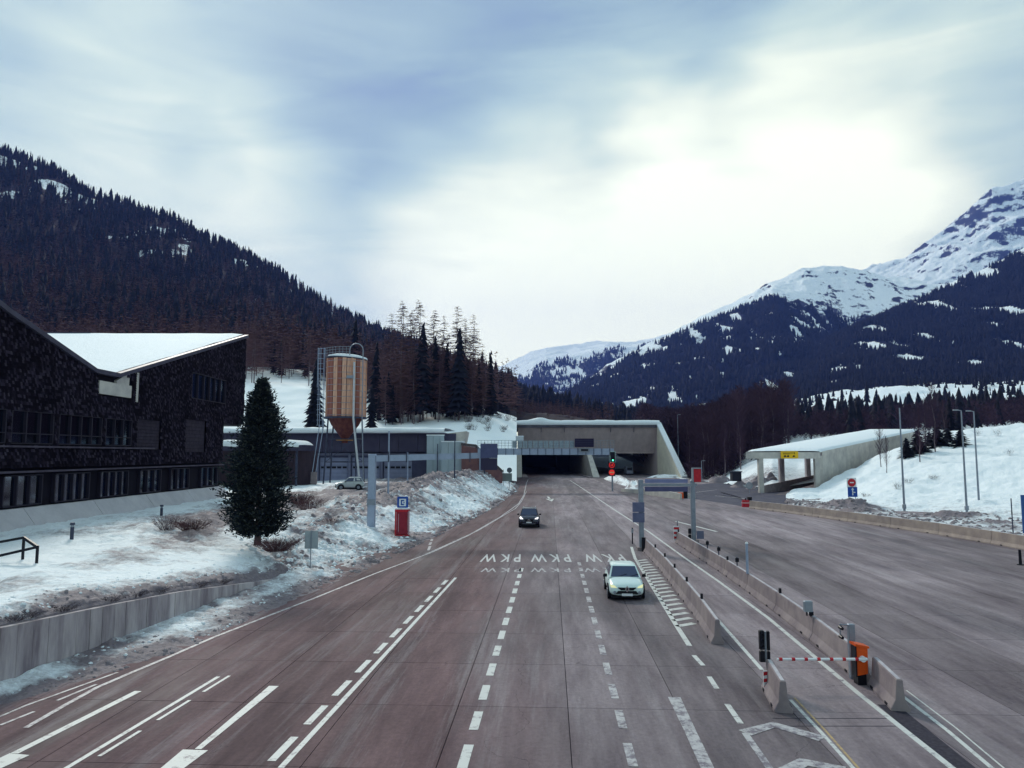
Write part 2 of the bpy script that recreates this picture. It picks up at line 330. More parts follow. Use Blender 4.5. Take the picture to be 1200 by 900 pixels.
def loft_grid(cols, nu, nv, smooth=0):
    """cols: list of columns, each a list of (x,y,z,attr); returns grid (nu,nv,4)"""
    A = np.array(cols, float); nc, nr, _ = A.shape
    def res(A, n, axis):
        A = np.moveaxis(A, axis, 0); m = A.shape[0]; t = np.linspace(0, m-1, n); i = np.clip(t.astype(int), 0, m-2); f = (t-i)[:, None, None]
        return np.moveaxis(A[i]*(1-f)+A[i+1]*f, 0, axis)
    g = res(res(A, nv, 1), nu, 0)
    for _ in range(smooth):
        h = g.copy(); h[1:-1] = (g[:-2]+g[1:-1]*2+g[2:])/4; g = h; h = g.copy(); h[:, 1:-1] = (g[:, :-2]+g[:, 1:-1]*2+g[:, 2:])/4; g = h
    return g
def grid_obj(name, g, m, attr='dirt', kind='structure', parent=None, smooth=True):
    nu, nv, _ = g.shape; me = bpy.data.meshes.new(name)
    idx = np.arange(nu*nv).reshape(nu, nv)
    q = np.stack([idx[:-1, :-1], idx[1:, :-1], idx[1:, 1:], idx[:-1, 1:]], -1).reshape(-1, 4)
    a, b, c = g[0, 0, :3], g[1, 0, :3], g[0, 1, :3]
    if np.cross(b-a, c-a)[2] < 0: q = q[:, ::-1]
    raw_mesh(me, g[:, :, :3].reshape(-1, 3), q); me.materials.append(m)
    at = me.attributes.new(attr, 'FLOAT', 'POINT'); at.data.foreach_set('value', g[:, :, 3].reshape(-1).astype(np.float32))
    if smooth: me.polygons.foreach_set('use_smooth', np.ones(len(q), bool))
    o = bpy.data.objects.new(name, me); COL.objects.link(o); o.parent = parent
    if kind: o['kind'] = kind
    return o
def raw_mesh(me, v, q):
    k = q.shape[1]; me.vertices.add(len(v)); me.vertices.foreach_set('co', np.ascontiguousarray(v, np.float32).reshape(-1))
    me.loops.add(q.size); me.loops.foreach_set('vertex_index', np.ascontiguousarray(q, np.int32).reshape(-1))
    me.polygons.add(len(q)); me.polygons.foreach_set('loop_start', np.arange(0, q.size, k, dtype=np.int32)); me.polygons.foreach_set('loop_total', np.full(len(q), k, np.int32))
    me.update(calc_edges=True); me.validate()
def colpts(px, rows):
    """rows of (distance ahead, picture row, attribute) turned into points"""
    return [(*P(px, y, D), a) for D, y, a in rows]
def ipol(d, x):
    k = sorted(d); return float(np.interp(x, k, [d[i] for i in k]))
# ================================================================== GROUND AND ROAD
cH, sH = math.cos(HEAD), math.sin(HEAD)
def road_xy(u, v): return (u*sH+v*cH, u*cH-v*sH)
SW, SL, V0, U0 = 3.05, 4.2, 0.47, 17.1
def build_road():
    b = MB(); b.quad((-9000, -400, -1.2), (9000, -400, -1.2), (9000, 9000, -1.2), (-9000, 9000, -1.2))
    o = b.build('ground', SNOWC); tag(o, kind='structure')
    b = MB(); b.box(20, 175, -.09, 200, 370, .1); o = b.build('road_base', mat('joint_filler', (.035, .03, .045), (.06, .05, .07), 1, .9)); tag(o, kind='structure')
    road = bpy.data.objects.new('road', None); COL.objects.link(road); tag(road, kind='structure')
    g = .022
    sm = MB().box(0, 0, -.015, SW-g, SL-g, .03).mesh('slab', ROAD)
    far = MB()
    for i in range(-5, 60):
        for j in range(-12, 30):
            u, v = U0+(i+.5)*SL, V0+(j+.5)*SW; x, y = road_xy(u, v)
            if y > 236: continue
            lim = abs(x)/max(y, 1)
            if abs(x) > 14+.85*max(y, 0): continue
            if x < -18 or x > 62 + max(0, (y-120)*.5): continue
            if u < 62 and lim < .84 and y > 12: link('slab', sm, road, (x, y, random.uniform(-.003, .0)), (0, 0, -HEAD))
            else:
                k = g if u < 130 else .0
                far.box(x, y, -.016, SW-k, SL-k, .03, -HEAD)
    o = far.build('far_slabs', ROAD, road); o['kind'] = 'stuff'
    b = MB(); b.box(60, 175, -.032, 180, 120, .02); b.box(24, 330, -.03, 46, 190, .02); o = b.build('distant_pavement', ROAD, road); o['kind'] = 'structure'
build_road()
ZL = .006
def strip(name, pts, w, m=PAINT, z=ZL, parent=None, kind='structure'):
    """painted line through ground points given as picture positions"""
    p = [Vector((q[0], q[1], 0)) for q in pts]; b = MB(); L_, R_ = [], []
    for i, q in enumerate(p):
        d = (p[min(i+1, len(p)-1)]-p[max(i-1, 0)]).normalized(); n = Vector((-d.y, d.x, 0))
        ww = w[i] if isinstance(w, (list, tuple)) else w
        L_.append(q+n*ww/2); R_.append(q-n*ww/2)
    for i in range(len(p)-1):
        vs = [(*a.xy, z) for a in (L_[i], R_[i], R_[i+1], L_[i+1])]; b.quad(*vs)
    o = b.build(name, m, parent)
    if kind: o['kind'] = kind
    return o
def along(p, q, s0, s1, side=0.0):
    d = (q-p).normalized(); n = Vector((-d.y, d.x, 0)); return [p+d*s0+n*side, p+d*s1+n*side]
def dashes(p, q, first, on, per, w, m, side=0.0, name='lane_dash'):
    L_ = (q-p).length; s = first
    while s+on <= L_+.3:
        strip(name, along(p, q, s, s+on, side), w, m); s += per
MK = lambda *a: [G(x, y) for x, y in a]
strip('edge_line', MK((30, 853), (77, 826), (113, 806), (150, 790), (200, 769), (250, 747), (319, 720), (371, 700), (440, 672), (507, 647), (548, 628), (586, 606), (600, 596), (608, 590), (614, 580), (617, 566), (619, 562)), .15, PAINTW)
strip('edge_line', MK((498, 650), (560, 622), (604, 596), (611, 588), (617, 576)), .12, PAINTW, ZL+.003)
strip('edge_line', MK((574, 597), (590, 586), (603, 576), (608, 571)), .12, PAINTW)
p, q = G(329, 900), G(534, 677)
strip('lane_line', [p, q], .15); dashes(p, q, .35, 1.45, 2.3, .2, PAINT, .36)
p, q = G(540, 905), G(612.5, 662); dashes(p, q, .2, 1.35, 2.32, .24, PAINT)
p, q = G(744, 905), G(678.5, 659); dashes(p, q, .3, 1.35, 2.32, .22, PAINTW)
hl = MK((740, 641), (744, 654), (760, 680), (776, 706), (792, 732), (808, 757)); strip('hatch_border_line', hl, .2)
def poly_at(pts, Y):
    ys = [p.y for p in pts]; xs = [p.x for p in pts]; o = np.argsort(ys); return float(np.interp(Y, np.array(ys)[o], np.array(xs)[o]))
B1 = MK((752, 648), (772, 668), (800, 705), (815, 727), (832, 755))      # foot line of the first island barrier
for k in range(19):
    Y = 49.5-k*1.03; xa, xb = poly_at(hl, Y), poly_at(B1, Y+.55)-.12
    if xb-xa > .15: strip('hatch_bar', [Vector((xa, Y, 0)), Vector((xb, Y+.55, 0))], .32)
for a, b_ in (((813, 768), (824, 780)), ((831, 793), (840, 807)), ((852, 825), (868, 848))): strip('lane_dash', MK(a, b_), .16)
strip('diverge_wedge', [G(790, 817), G(809, 857), G(830, 902)], [.36, .3, .3], PAINTW)
strip('median_line', MK((668, 563), (676, 568), (700, 584), (724, 600), (760, 623), (800, 652), (843, 682), (900, 724), (1005, 812), (1044, 843), (1122, 905)), .17)
strip('barrier_lane_line', MK((840, 725), (893, 785)), .14); strip('barrier_lane_line', MK((926, 820), (962, 858), (1004, 905)), .1)
strip('barrier_lane_line', MK((931, 818), (967, 856), (1010, 905)), .06, mat('yellow_paint', (.5, .36, .16), (.3, .22, .16), 6, .7), ZL+.002)
strip('channel_line', MK((1054, 813), (1110, 856), (1168, 905)), .12); strip('channel_line', MK((1062, 809), (1120, 853), (1182, 905)), .05)
strip('drain_channel', MK((1040, 826), (1100, 876), (1135, 905)), .55, mat('drain_grate', (.025, .022, .035), (.05, .045, .06), 9, .8), ZL-.003)
strip('lane_line', MK((792, 611), (840, 623)), .3); strip('lane_line', MK((540, 720), (541, 720.4)), .02, PAINTW)
for a, b_, w in (((502, 645), (504, 640), .2), ((503.5, 638.5), (505, 635.5), .2), ((505.5, 634), (506.5, 631.5), .2)): strip('stop_mark', MK(a, b_), w, PAINTW)
strip('lane_line', MK((845, 577), (868, 583.5)), .45); strip('lane_line', MK((812, 577), (845, 580), (873, 586)), .3, PAINTW)
# lower left markings
strip('arrow_shaft', [G(162, 810), G(17, 883)], [.22, .2]); strip('arrow_head', [G(23, 884), G(-22, 905)], [.55, .5])
p, q = G(70, 905), G(256, 793); strip('lane_line', [p, q], .13); dashes(p, q, .9, 1.6, 2.35, .1, PAINT, -.3)
strip('arrow_shaft', [G(321, 804), G(232, 878)], [.3, .16]); strip('arrow_head', [G(229, 879), G(196, 905)], [.62, .5])
strip('edge_dash', MK((67, 821), (113, 802)), .1, PAINTW); strip('edge_dash', MK((0, 850), (40, 834)), .1, PAINTW); strip('edge_line', MK((-40, 857), (30, 827), (138, 788)), .1, PAINTW)
# angular arrows between the lanes at lower right
strip('chevron_line', MK((905, 905), (873, 859)), .17, PAINTW)
for pts in (((873, 859), (907, 849.5), (964, 866)), ((920, 905), (942, 893), (990, 903))): strip('chevron_line', MK(*pts), .42, PAINTW, ZL+.003)
# straight arrow far away
a = G(642, 582); strip('arrow_shaft', [a, a-Vector((0, 8, 0))], .35); strip('arrow_head', [a-Vector((0, 6, 0)), a-Vector((0, 12, 0))], [1.3, .2])
def text_mesh(txt, m, name, w, h, parent=None):
    cu = bpy.data.curves.new(name, 'FONT'); cu.body = txt; cu.align_x = 'CENTER'; cu.space_character = 1.55; cu.offset = .014
    t = bpy.data.objects.new('t', cu); COL.objects.link(t); bpy.context.view_layer.update()
    me = bpy.data.meshes.new_from_object(t.evaluated_get(bpy.context.evaluated_depsgraph_get())); bpy.data.objects.remove(t)
    co = np.array([v.co[:] for v in me.vertices]); mn, mx = co.min(0), co.max(0)
    co = (co-(mn+mx)/2)/np.maximum(mx-mn, 1e-6)*np.array([w, h, 0]); me.vertices.foreach_set('co', co.reshape(-1)); me.materials.clear(); me.materials.append(m); me.name = name; me.update()
    return link(name, me, parent)
PAINTL = paint_mat('lettering_paint', (.50, .50, .50), .55)
for (px, w) in ((587, 46), (645, 46), (708, 47)):
    for yb, yt, mm in ((658.5, 649.5, PAINTL), (670.5, 665.5, PAINTW)):
        a, c = G(px, yb), G(px, yt); o = text_mesh('PKW', mm, 'road_lettering', w/FPX*a.y*1.02, (c.y-a.y), None)
        o.location = ((a.x+c.x)/2, (a.y+c.y)/2, ZL); o.rotation_euler = (0, 0, math.pi-HEAD*.4); o['kind'] = 'structure'
# cable slots cut across the boom lane (dark seams)
for y in (842, 851): strip('cut_seam', MK((905, y), (1062, y)), .035, MATS['drain_grate'], ZL-.002)

# ================================================================== SNOW BANKS ON THE LEFT
_e = [Vector((-16.6, 4, 0))]+[G(x, y) for x, y in ((-330, 905), (0, 823), (133, 790), (233, 752), (300, 719), (400, 678), (462, 649), (500, 632), (548, 610), (580, 593), (598, 580), (608, 572))]+[Vector((1.6, 190, 0)), Vector((1.9, 243, 0))]
EY = [p.y for p in _e]; EX = [p.x for p in _e]
def xL(Y): return float(np.interp(Y, EY, EX))
WALL = [(4, -17.6), (12, -16.5), (22, -15.2), (32, -14.0), (42.5, -12.65)]
def xW(Y): return float(np.interp(Y, [a for a, _ in WALL], [b for _, b in WALL]))
def zW(Y): return float(np.interp(Y, [4, 12, 22, 27.4, 32, 38, 42.5], [2.6, 2.3, 1.9, 1.55, 1.2, .55, .1]))
def left_bank():
    S = []
    def sec(Y, pts): S.append([(x, Y, z, d) for x, z, d in pts])
    for Y in (4, 12, 17, 22, 27, 32, 37, 42.4):
        e, w, zt = xL(Y), xW(Y), zW(Y); k = (w-e)
        sec(Y, [(e+.35, -.02, .7), (e+k*.12, .06, .6), (e+k*.5, .18, .30), (w+.05, .26, .42), (w-.12, .22, .5), (w-.2, zt+.02, .8), (w-.45, zt+.25, .75), (w-1.3, zt+.5, .42), (w-2.6, zt*.75+.9, .12),
                (-20.5, 1.75, .30), (-25, 1.65, .02), (-30, 1.5, 0), (-36, 1.15, 0), (-45, 1.0, 0)])
    data = {52: [(-1.2, .12, .3), (-2.6, .3, .4), (-3.6, .6, .35), (-5, 1.05, .3), (-6.5, 1.45, .55), (-8.5, 1.8, .25), (-10.5, 1.9, .1)],
            62: [(-1.2, .1, .35), (-2.3, .25, .45), (-3.8, .7, .3), (-5, 1.1, .3), (-6.8, 1.6, .65), (-9, 1.9, .55), (-12, 2.0, .3)],
            72: [(-1.2, .2, .4), (-2.4, .5, .3), (-3.8, 1.1, .3), (-5.5, 1.9, .4), (-7.5, 2.5, .75), (-9.5, 2.3, .8), (-12, 2.0, .5)],
            84: [(-1.2, .25, .4), (-2.4, .7, .25), (-4, 1.5, .35), (-6, 2.5, .45), (-8, 3.0, .85), (-10.5, 2.5, .9), (-14, 2.0, .6)],
            100: [(-1.2, .25, .4), (-2.6, .9, .25), (-4.5, 1.9, .35), (-7, 3.1, .5), (-9, 3.7, .95), (-11.5, 3.0, .9), (-15, 2.0, .6)],
            118: [(-1.0, .3, .4), (-2.4, 1.0, .25), (-4.5, 2.3, .35), (-6.6, 3.4, .6), (-8.5, 4.0, .95), (-11, 3.2, .9), (-15, 2.0, .6)],
            140: [(-1.0, .3, .4), (-2.4, 1.0, .25), (-4, 2.2, .35), (-5.5, 3.2, .6), (-7, 3.9, .9), (-9, 3.0, .9), (-13, 2.0, .6)],
            166: [(-1.0, .4, .4), (-2.2, 1.0, .2), (-3.5, 2.0, .2), (-5, 3.2, .3), (-7, 4.0, .4), (-9, 4.2, .4), (-13, 2.6, .3)]}
    for Y, r in data.items():
        e = xL(Y); pts = [(e+.35, -.02, .8), (e-.25, .05, .7)]+[(e+x, z, d) for x, z, d in r]+[(e-17 if Y > 80 else -21, 2.0, .75), (-26, 2.0, .55), (-31, 1.9, .2), (-38, 1.6, 0), (-75, 1.6, 0)]
        sec(Y, pts)
    g = []
    # resample the stations to even spacing along the road
    A = np.array(S); Ys = A[:, 0, 1]; yy = np.concatenate([np.arange(4, 60, .22), np.arange(60, 166, .5), [166]])
    B = np.zeros((len(yy), A.shape[1], 4))
    for k in range(A.shape[1]):
        for c in range(4): B[:, k, c] = np.interp(yy, Ys, A[:, k, c])
    B[:, :, 1] = yy[:, None]
    nv = 170; t = np.linspace(0, A.shape[1]-1, nv); i = np.clip(t.astype(int), 0, A.shape[1]-2); f = (t-i)[None, :, None]
    g = B[:, i]*(1-f)+B[:, i+1]*f
    for _ in range(3):
        h = g.copy(); h[:, 1:-1] = (g[:, :-2]+g[:, 1:-1]*2+g[:, 2:])/4; g = h
    x, y = g[..., 0], g[..., 1]; wall = np.clip((y-40)/4, 0, 1); col = np.arange(nv)/(nv-1)*(A.shape[1]-1)
    away = np.clip((col[None, :]-7.5)/1.5, 0, 1); amp = np.maximum(wall*np.clip(col[None, :]/2, 0, 1), away)*1.0
    d = g[..., 3]
    g[..., 2] += fbm(x*.45, y*.45, 5, .6)*(.14+.95*d)*amp + fbm(x*2.2, y*2.2, 3)*(.05+.24*d)*np.clip(col[None, :]/1.0, 0, 1)*np.where((col[None, :] > 3.2) & (col[None, :] < 5.6) & (y < 43), 0, 1)
    # ploughed blocks and ruts on the slope towards the road
    rut = ridged(x*.25+y*.1, y*.9, 3); mid = np.exp(-((col[None, :]-4.5)/2.0)**2)*wall
    g[..., 2] += (rut-.5)*.95*mid*np.clip((y-60)/25, 0, 1)
    g[..., 3] = np.clip(d+fbm(x*.3, y*.3, 4)*.35+.14*np.clip(1.6-col[None, :]*.5, 0, 1)*(y < 70), 0, 1)
    return grid_obj('snow_bank_left', g, SNOW), g
_, LBANK = left_bank()
def gz(grid, x, y):
    """height of a snow sheet near a place"""
    a = grid[..., :2].reshape(-1, 2); i = np.argmin((a[:, 0]-x)**2+(a[:, 1]-y)**2); return float(grid.reshape(-1, 4)[i, 2])
# ------------------------------------------------------------------ retaining wall, panel by panel
def retaining_wall():
    Y = 4.3; t = thing('retaining_wall', 'grey concrete retaining wall with upright board marks below the snowy slope at lower left', 'wall', (xW(22), 22, 0)); k = 0
    o = Vector(t.location)
    while Y < 42.2:
        st = .65 if Y < 34 else .9; Y1 = Y+st-(.05 if k % 7 == 6 else .018); off = random.uniform(-.012, .012)
        b = MB(o); a0, a1 = xW(Y)+off, xW(Y1)+off
        b.hexa([(a0, Y, -.1), (a1, Y1, -.1), (a1-.34, Y1, -.1), (a0-.34, Y, -.1), (a0, Y, zW(Y)), (a1, Y1, zW(Y1)), (a1-.34, Y1, zW(Y1)), (a0-.34, Y, zW(Y))])
        b.build('panel', CONCD, t); Y += st; k += 1
retaining_wall()
# ================================================================== LEFT HILL
def hill_left():
    T = {-330: (505, 475, 430, 230, 20), -150: (505, 470, 425, 270, 105), 0: (505, 470, 420, 290, 178), 50: (505, 468, 422, 300, 196), 100: (505, 465, 425, 318, 228), 200: (505, 460, 428, 345, 262), 290: (505, 452, 425, 362, 303),
         360: (505, 455, 430, 385, 346), 400: (508, 470, 440, 405, 370), 450: (512, 484, 455, 420, 396), 500: (512, 480, 462, 440, 416), 550: (508, 476, 474, 456, 436), 585: (508, 484, 484, 466, 450), 600: (510, 489, 486, 472, 455)}
    cols = []
    for px, (a, b, c, d, r) in T.items():
        k = 0 if px < 430 else .15
        cols.append(colpts(px, [(163, 563, .0), (205, a, .0), (255, b, .12), (450, c, .95), (900, d, 1), (1400, r, .95), (1900, r+40, .9)]))
    cols.append(colpts(605.5, [(163, 564, 0), (205, 511, 0), (255, 491, .05), (450, 487, .9), (900, 474, 1), (1400, 457, 1), (1900, 480, 1)]))
    g0 = loft_grid(cols, 400, 300, 4); cols = []
    for px, y0, r in ((603, 497, 460), (640, 494, 473), (670, 494, 489), (720, 496, 500)):
        cols.append(colpts(px, [(246, y0, 0), (252, y0-.5, 0), (260, y0-.5, .1), (450, y0, .9), (900, max(r+4, 478), 1), (1400, r, 1), (1900, r+25, 1)]))
    g1 = loft_grid(cols, 110, 300, 2)
    return [finish_hill('hill_left', g0), finish_hill('hill_above_tunnel', g1)]
def finish_hill(nm, g):
    x, y = g[..., 0], g[..., 1]
    far = np.clip((y-240)/400, 0, 1); near = np.clip((y-165)/40, 0, 1)
    g[..., 2] += fbm(x/60, y/60, 5)*10*far + fbm(x/9, y/9, 5)*.8*near*np.clip((400-y)/150, 0, 1)*np.where((x > 1.9) & (y < 300), 0, 1)
    g[..., 3] = np.clip(g[..., 3]+fbm(x/50, y/50, 4)*.3*far, 0, 1)*(1-(1-gaps(x, y, 45, 160, 7.7, .22))*np.clip((y-800)/300, 0, 1))
    grid_obj(nm, g, MOUNT2, 'forest'); return g
HILL, HILL2 = hill_left()
# ================================================================== RIGHT SNOW BANK, VALLEY FLOOR
def bank_right():
    T = {921: [(107, 588.2), (112, 585.8), (116, 583.5), (120, 581.8), (124, 580.4), (127, 579.6)],
         930: [(103, 590), (112, 584), (118, 580), (124, 577), (128, 575), (131, 575)],
         960: [(97, 594), (108, 587), (118, 581), (126, 576), (131, 571), (133, 573)],
         1000: [(88, 600.5), (98, 594), (112, 580), (128, 562), (140, 549), (144, 549)],
         1050: [(80, 607), (92, 599), (106, 578), (126, 549), (148, 524), (156, 526)],
         1100: [(73, 614.5), (88, 602), (103, 578), (125, 540), (150, 509), (162, 512)],
         1150: [(67, 622), (84, 604), (100, 577), (124, 534), (150, 502), (162, 504)],
         1200: [(61, 631), (80, 607), (96, 577), (122, 530), (148, 498), (160, 500)],
         1300: [(53, 645), (75, 610), (92, 575), (118, 528), (145, 492), (156, 494)],
         1500: [(43, 672), (66, 620), (85, 575), (112, 525), (138, 485), (150, 487)]}
    at = [.45, .28, .06, .0, .0, .05]
    cols = [colpts(px, [(D, y, a) for (D, y), a in zip(r, at)]) for px, r in T.items()]
    g = loft_grid(cols, 360, 170, 3); x, y = g[..., 0], g[..., 1]
    v = np.linspace(0, 1, 170)[None, :]
    g[..., 2] += fbm(x*.12, y*.12, 4)*.8*np.clip(v*3, 0, 1)+fbm(x*.6, y*.6, 4)*.30*np.clip(v*6, .3, 1)+.02
    pile = np.exp(-(((x-44)/2.6)**2+((y-97)/3)**2))*1.0+np.exp(-(((x-49)/3.2)**2+((y-83)/2.2)**2))*.5+np.exp(-(((x-42)/2.5)**2+((y-90)/1.6)**2))*.5+np.exp(-(((x-48)/2)**2+((y-74)/1.2)**2))*.35
    g[..., 2] += pile*(1+fbm(x, y, 3)*.7); g[..., 3] = np.clip(g[..., 3]+pile*1.3+fbm(x*.2, y*.2, 4)*.22*np.clip(1.2-v*4, 0, 1), 0, 1)
    g[:, 0, 2] = -.25; g[:, 1, 2] = np.minimum(g[:, 1, 2], .12)
    grid_obj('snow_bank_right', g, SNOW); return g
RBANK = bank_right()
def valley():
    T = {715: [(300, 530), (330, 515), (420, 505), (620, 497), (1000, 492), (1700, 489)],
         775: [(252, 556), (290, 540), (400, 522), (620, 508), (1000, 497), (1700, 489)],
         805: [(200, 563), (245, 558), (320, 535), (600, 510), (1000, 498), (1700, 487)],
         845: [(180, 566), (200, 563), (300, 530), (600, 505), (1000, 493), (1700, 483)],
         880: [(150, 570), (176, 551), (240, 530), (600, 500), (1000, 485), (1700, 479)],
         905: [(142, 572), (163, 543), (240, 526), (600, 498), (1000, 484), (1700, 475)],
         935: [(145, 568), (165, 550), (240, 526), (600, 496), (1000, 478), (1700, 466)],
         980: [(158, 560), (190, 530), (260, 522), (600, 492), (1000, 466), (1700, 459)],
         1050: [(190, 525), (215, 519), (280, 514), (600, 487), (1000, 458), (1700, 450)],
         1100: [(166, 512), (200, 512), (280, 508), (600, 484), (1000, 455), (1700, 447)],
         1200: [(164, 501), (200, 506), (280, 503), (600, 480), (1000, 453), (1700, 447)],
         1300: [(160, 496), (200, 500), (280, 498), (600, 474), (1000, 448), (1700, 443)],
         1500: [(155, 488), (200, 494), (280, 490), (600, 462), (1000, 440), (1700, 432)]}
    at = [.15, .2, .1, .0, .0, .25]
    cols = [colpts(px, [(D, y, a) for (D, y), a in zip(r, at)]) for px, r in T.items()]
    g = loft_grid(cols, 330, 240, 2); x, y = g[..., 0], g[..., 1]; far = np.clip((y-300)/500, 0, 1)
    g[..., 2] += fbm(x/40, y/40, 5)*9*far+fbm(x*.3, y*.3, 4)*.35*np.clip((y-150)/20, 0, 1)
    rocky = np.exp(-(((x-49)/7)**2+((y-160)/9)**2)); g[..., 3] = np.clip(g[..., 3]+rocky*.55*(1+fbm(x*.2, y*.2, 3)), 0, 1); g[..., 2] += rocky*(fbm(x*.5, y*.5, 3)*.9)
    grid_obj('valley_floor', g, SNOW); return g
VALLEY = valley()
# ================================================================== MOUNTAINS
def mountain(name, ridge, foot, Dr, Df, tree, treeD, nu, nv, amp, seed, m=None, forest=1.0, sc=260.0, gap=(42, 170, .2)):
    cols = []
    for px in sorted(ridge):
        r = ridge[px]; f = ipol(foot, px); t = ipol(tree, px)
        rows = [(Df*.97, f+6, forest*.6), (Df, f, forest)]
        for k in (1, 2): rows.append((Df+(treeD-Df)*k/3, f+(t-f)*k/3, forest))
        rows += [(treeD, t, forest*.75), (treeD+(Dr-treeD)*.15, t+(r-t)*.22, .12), (treeD+(Dr-treeD)*.55, t+(r-t)*.62, 0), (Dr, r, 0), (Dr*1.08, r+8, 0), (Dr*1.35, r+70, 0)]
        cols.append(colpts(px, rows))
    g = loft_grid(cols, nu, nv, 2); x, y = g[..., 0], g[..., 1]; v = np.linspace(0, 1, nv)[None, :]
    e = np.clip(v*5, 0, 1)
    n = (ridged(x/sc+seed, y/sc+seed*2, 7)-.62)*2*amp + fbm(x/(sc*3)+seed, y/(sc*3), 3)*amp*1.1
    g[..., 2] += n*e
    g[..., 3] = np.clip(g[..., 3]+fbm(x/130+seed, y/300, 5)*.55*np.where(g[..., 3] > .05, 1, .4), 0, 1)
    g[..., 3] *= gaps(x, y, gap[0], gap[1], seed, gap[2])
    grid_obj(name, g, m or MOUNT, 'forest'); return g
SPUR = mountain('spur_mountain', {630: 486, 655: 470, 680: 452, 720: 424, 757: 402, 800: 381, 850: 357, 880: 341, 905: 326, 935: 322, 960: 320, 987: 318, 1019: 322, 1061: 330, 1120: 335, 1200: 330},
                {630: 494, 757: 490, 850: 484, 900: 476, 1000: 462, 1200: 450}, 3700, 1800, {630: 490, 700: 442, 757: 408, 800: 390, 850: 372, 880: 362, 905: 350, 935: 362, 987: 384, 1019: 380, 1200: 380}, 3200, 460, 300, 32, 3.3, sc=200.0)
FRONT = mountain('front_mountain_slope', {915: 440, 940: 418, 970: 398, 1003: 378, 1047: 357, 1093: 339, 1147: 318, 1200: 290, 1280: 255, 1400: 205, 1560: 150},
                 {915: 474, 1000: 462, 1100: 454, 1200: 449, 1560: 430}, 2600, 1500, {915: 441, 940: 420, 970: 400, 1003: 380, 1047: 359, 1093: 341, 1147: 320, 1200: 292, 1280: 257, 1400: 208, 1560: 152}, 2560, 330, 240, 20, 8.1)
PEAK = mountain('high_snow_peak', {880: 350, 930: 330, 980: 318, 1030: 308, 1061: 300, 1093: 279, 1115: 262, 1136: 249, 1163: 222, 1185: 216, 1200: 211, 1260: 200, 1330: 215, 1450: 170, 1600: 190},
                {880: 420, 1600: 400}, 6200, 4200, {880: 400, 1200: 345, 1600: 300}, 4900, 420, 320, 66, 5.7, forest=.5, sc=330)
FARM = mountain('far_snow_mountain', {540: 452, 575: 436, 592: 428, 620: 412, 640: 405, 665: 404, 700: 400, 735: 400, 765: 396, 800: 385, 850: 370},
                {540: 500, 850: 490}, 8000, 4300, {540: 470, 592: 455, 640: 428, 700: 418, 760: 408, 850: 400}, 6200, 260, 200, 45, 2.2, forest=.62, sc=420)

b = MB(); b.add([(*G(x, y).xy, .006) for x, y in ((802, 569), (845, 565.5), (885, 567), (950, 573.5), (955, 577), (922, 587), (925, 597), (874, 594), (835, 588), (801, 583))], [tuple(range(10))]); tag(b.build('side_road', mat('damp_asphalt', (.045, .045, .07), (.09, .085, .115), .6, .8, .1, 8, pos=True)), kind='structure')
for pts in (((815, 577), (840, 574), (872, 575.5)), ((838, 581), (870, 584), (880, 586))): strip('edge_line', MK(*pts), .3, PAINTW, .012)
def clods():
    """broken lumps of ploughed snow lying along the banks"""
    r = random.Random(9)
    for name, grid, m, n, cond, lo, hi, lab in (('snow_clods', LBANK, SNOWC, 2000, 0, .05, .18, 'white lumps of ploughed snow on the left bank'), ('dirty_snow_clods', LBANK, mat('gritty_snow', (.34, .30, .31), (.14, .115, .13), 2.5, .9, lo=.3, hi=.7), 1900, 1, .05, .20, 'gritty brown lumps of snow on the left bank'),
                                      ('bank_snow_clods', RBANK, MATS['gritty_snow'], 900, 2, .05, .22, 'gritty lumps of snow at the foot of the right bank')):
        V, F = [], []; nu, nv, _ = grid.shape; k = 0; tries = 0
        while k < n and tries < n*40:
            tries += 1; i = r.randrange(nu); j = r.randrange(2, int(nv*.62) if cond < 2 else int(nv*.2)); p = grid[i, j]; d = p[3]
            if cond == 1 and d < .35+.4*r.random(): continue
            if cond == 0 and d > .7: continue
            if cond < 2 and p[1] < 43 and 3.0 < j/(nv-1)*13 < 6: continue
            if cond < 2 and p[1] < 43 and j/(nv-1)*13 > 8: continue
            s = r.uniform(lo, hi)*(.42 if p[1] < 44 and cond < 2 else 1 if p[1] < 60 else 1.2); q = len(V); a0 = r.uniform(0, 6.28)
            V.append((p[0], p[1], p[2]+s*r.uniform(.5, .9)))
            for w in range(6): a = a0+w*1.047; rr = s*r.uniform(.6, 1.25); V.append((p[0]+math.cos(a)*rr, p[1]+math.sin(a)*rr, p[2]+s*r.uniform(.0, .45)))
            for w in range(6): rr = s*1.1; a = a0+w*1.047; V.append((p[0]+math.cos(a)*rr, p[1]+math.sin(a)*rr, p[2]-.12))
            for w in range(6): e = (w+1) % 6; F += [(q, q+1+w, q+1+e), (q+1+w, q+7+w, q+7+e), (q+1+w, q+7+e, q+1+e)]
            k += 1
        me = bpy.data.meshes.new(name); raw_mesh(me, np.array(V), np.array(F)); me.materials.append(m); o = link(name, me); o['kind'] = 'stuff'
clods()
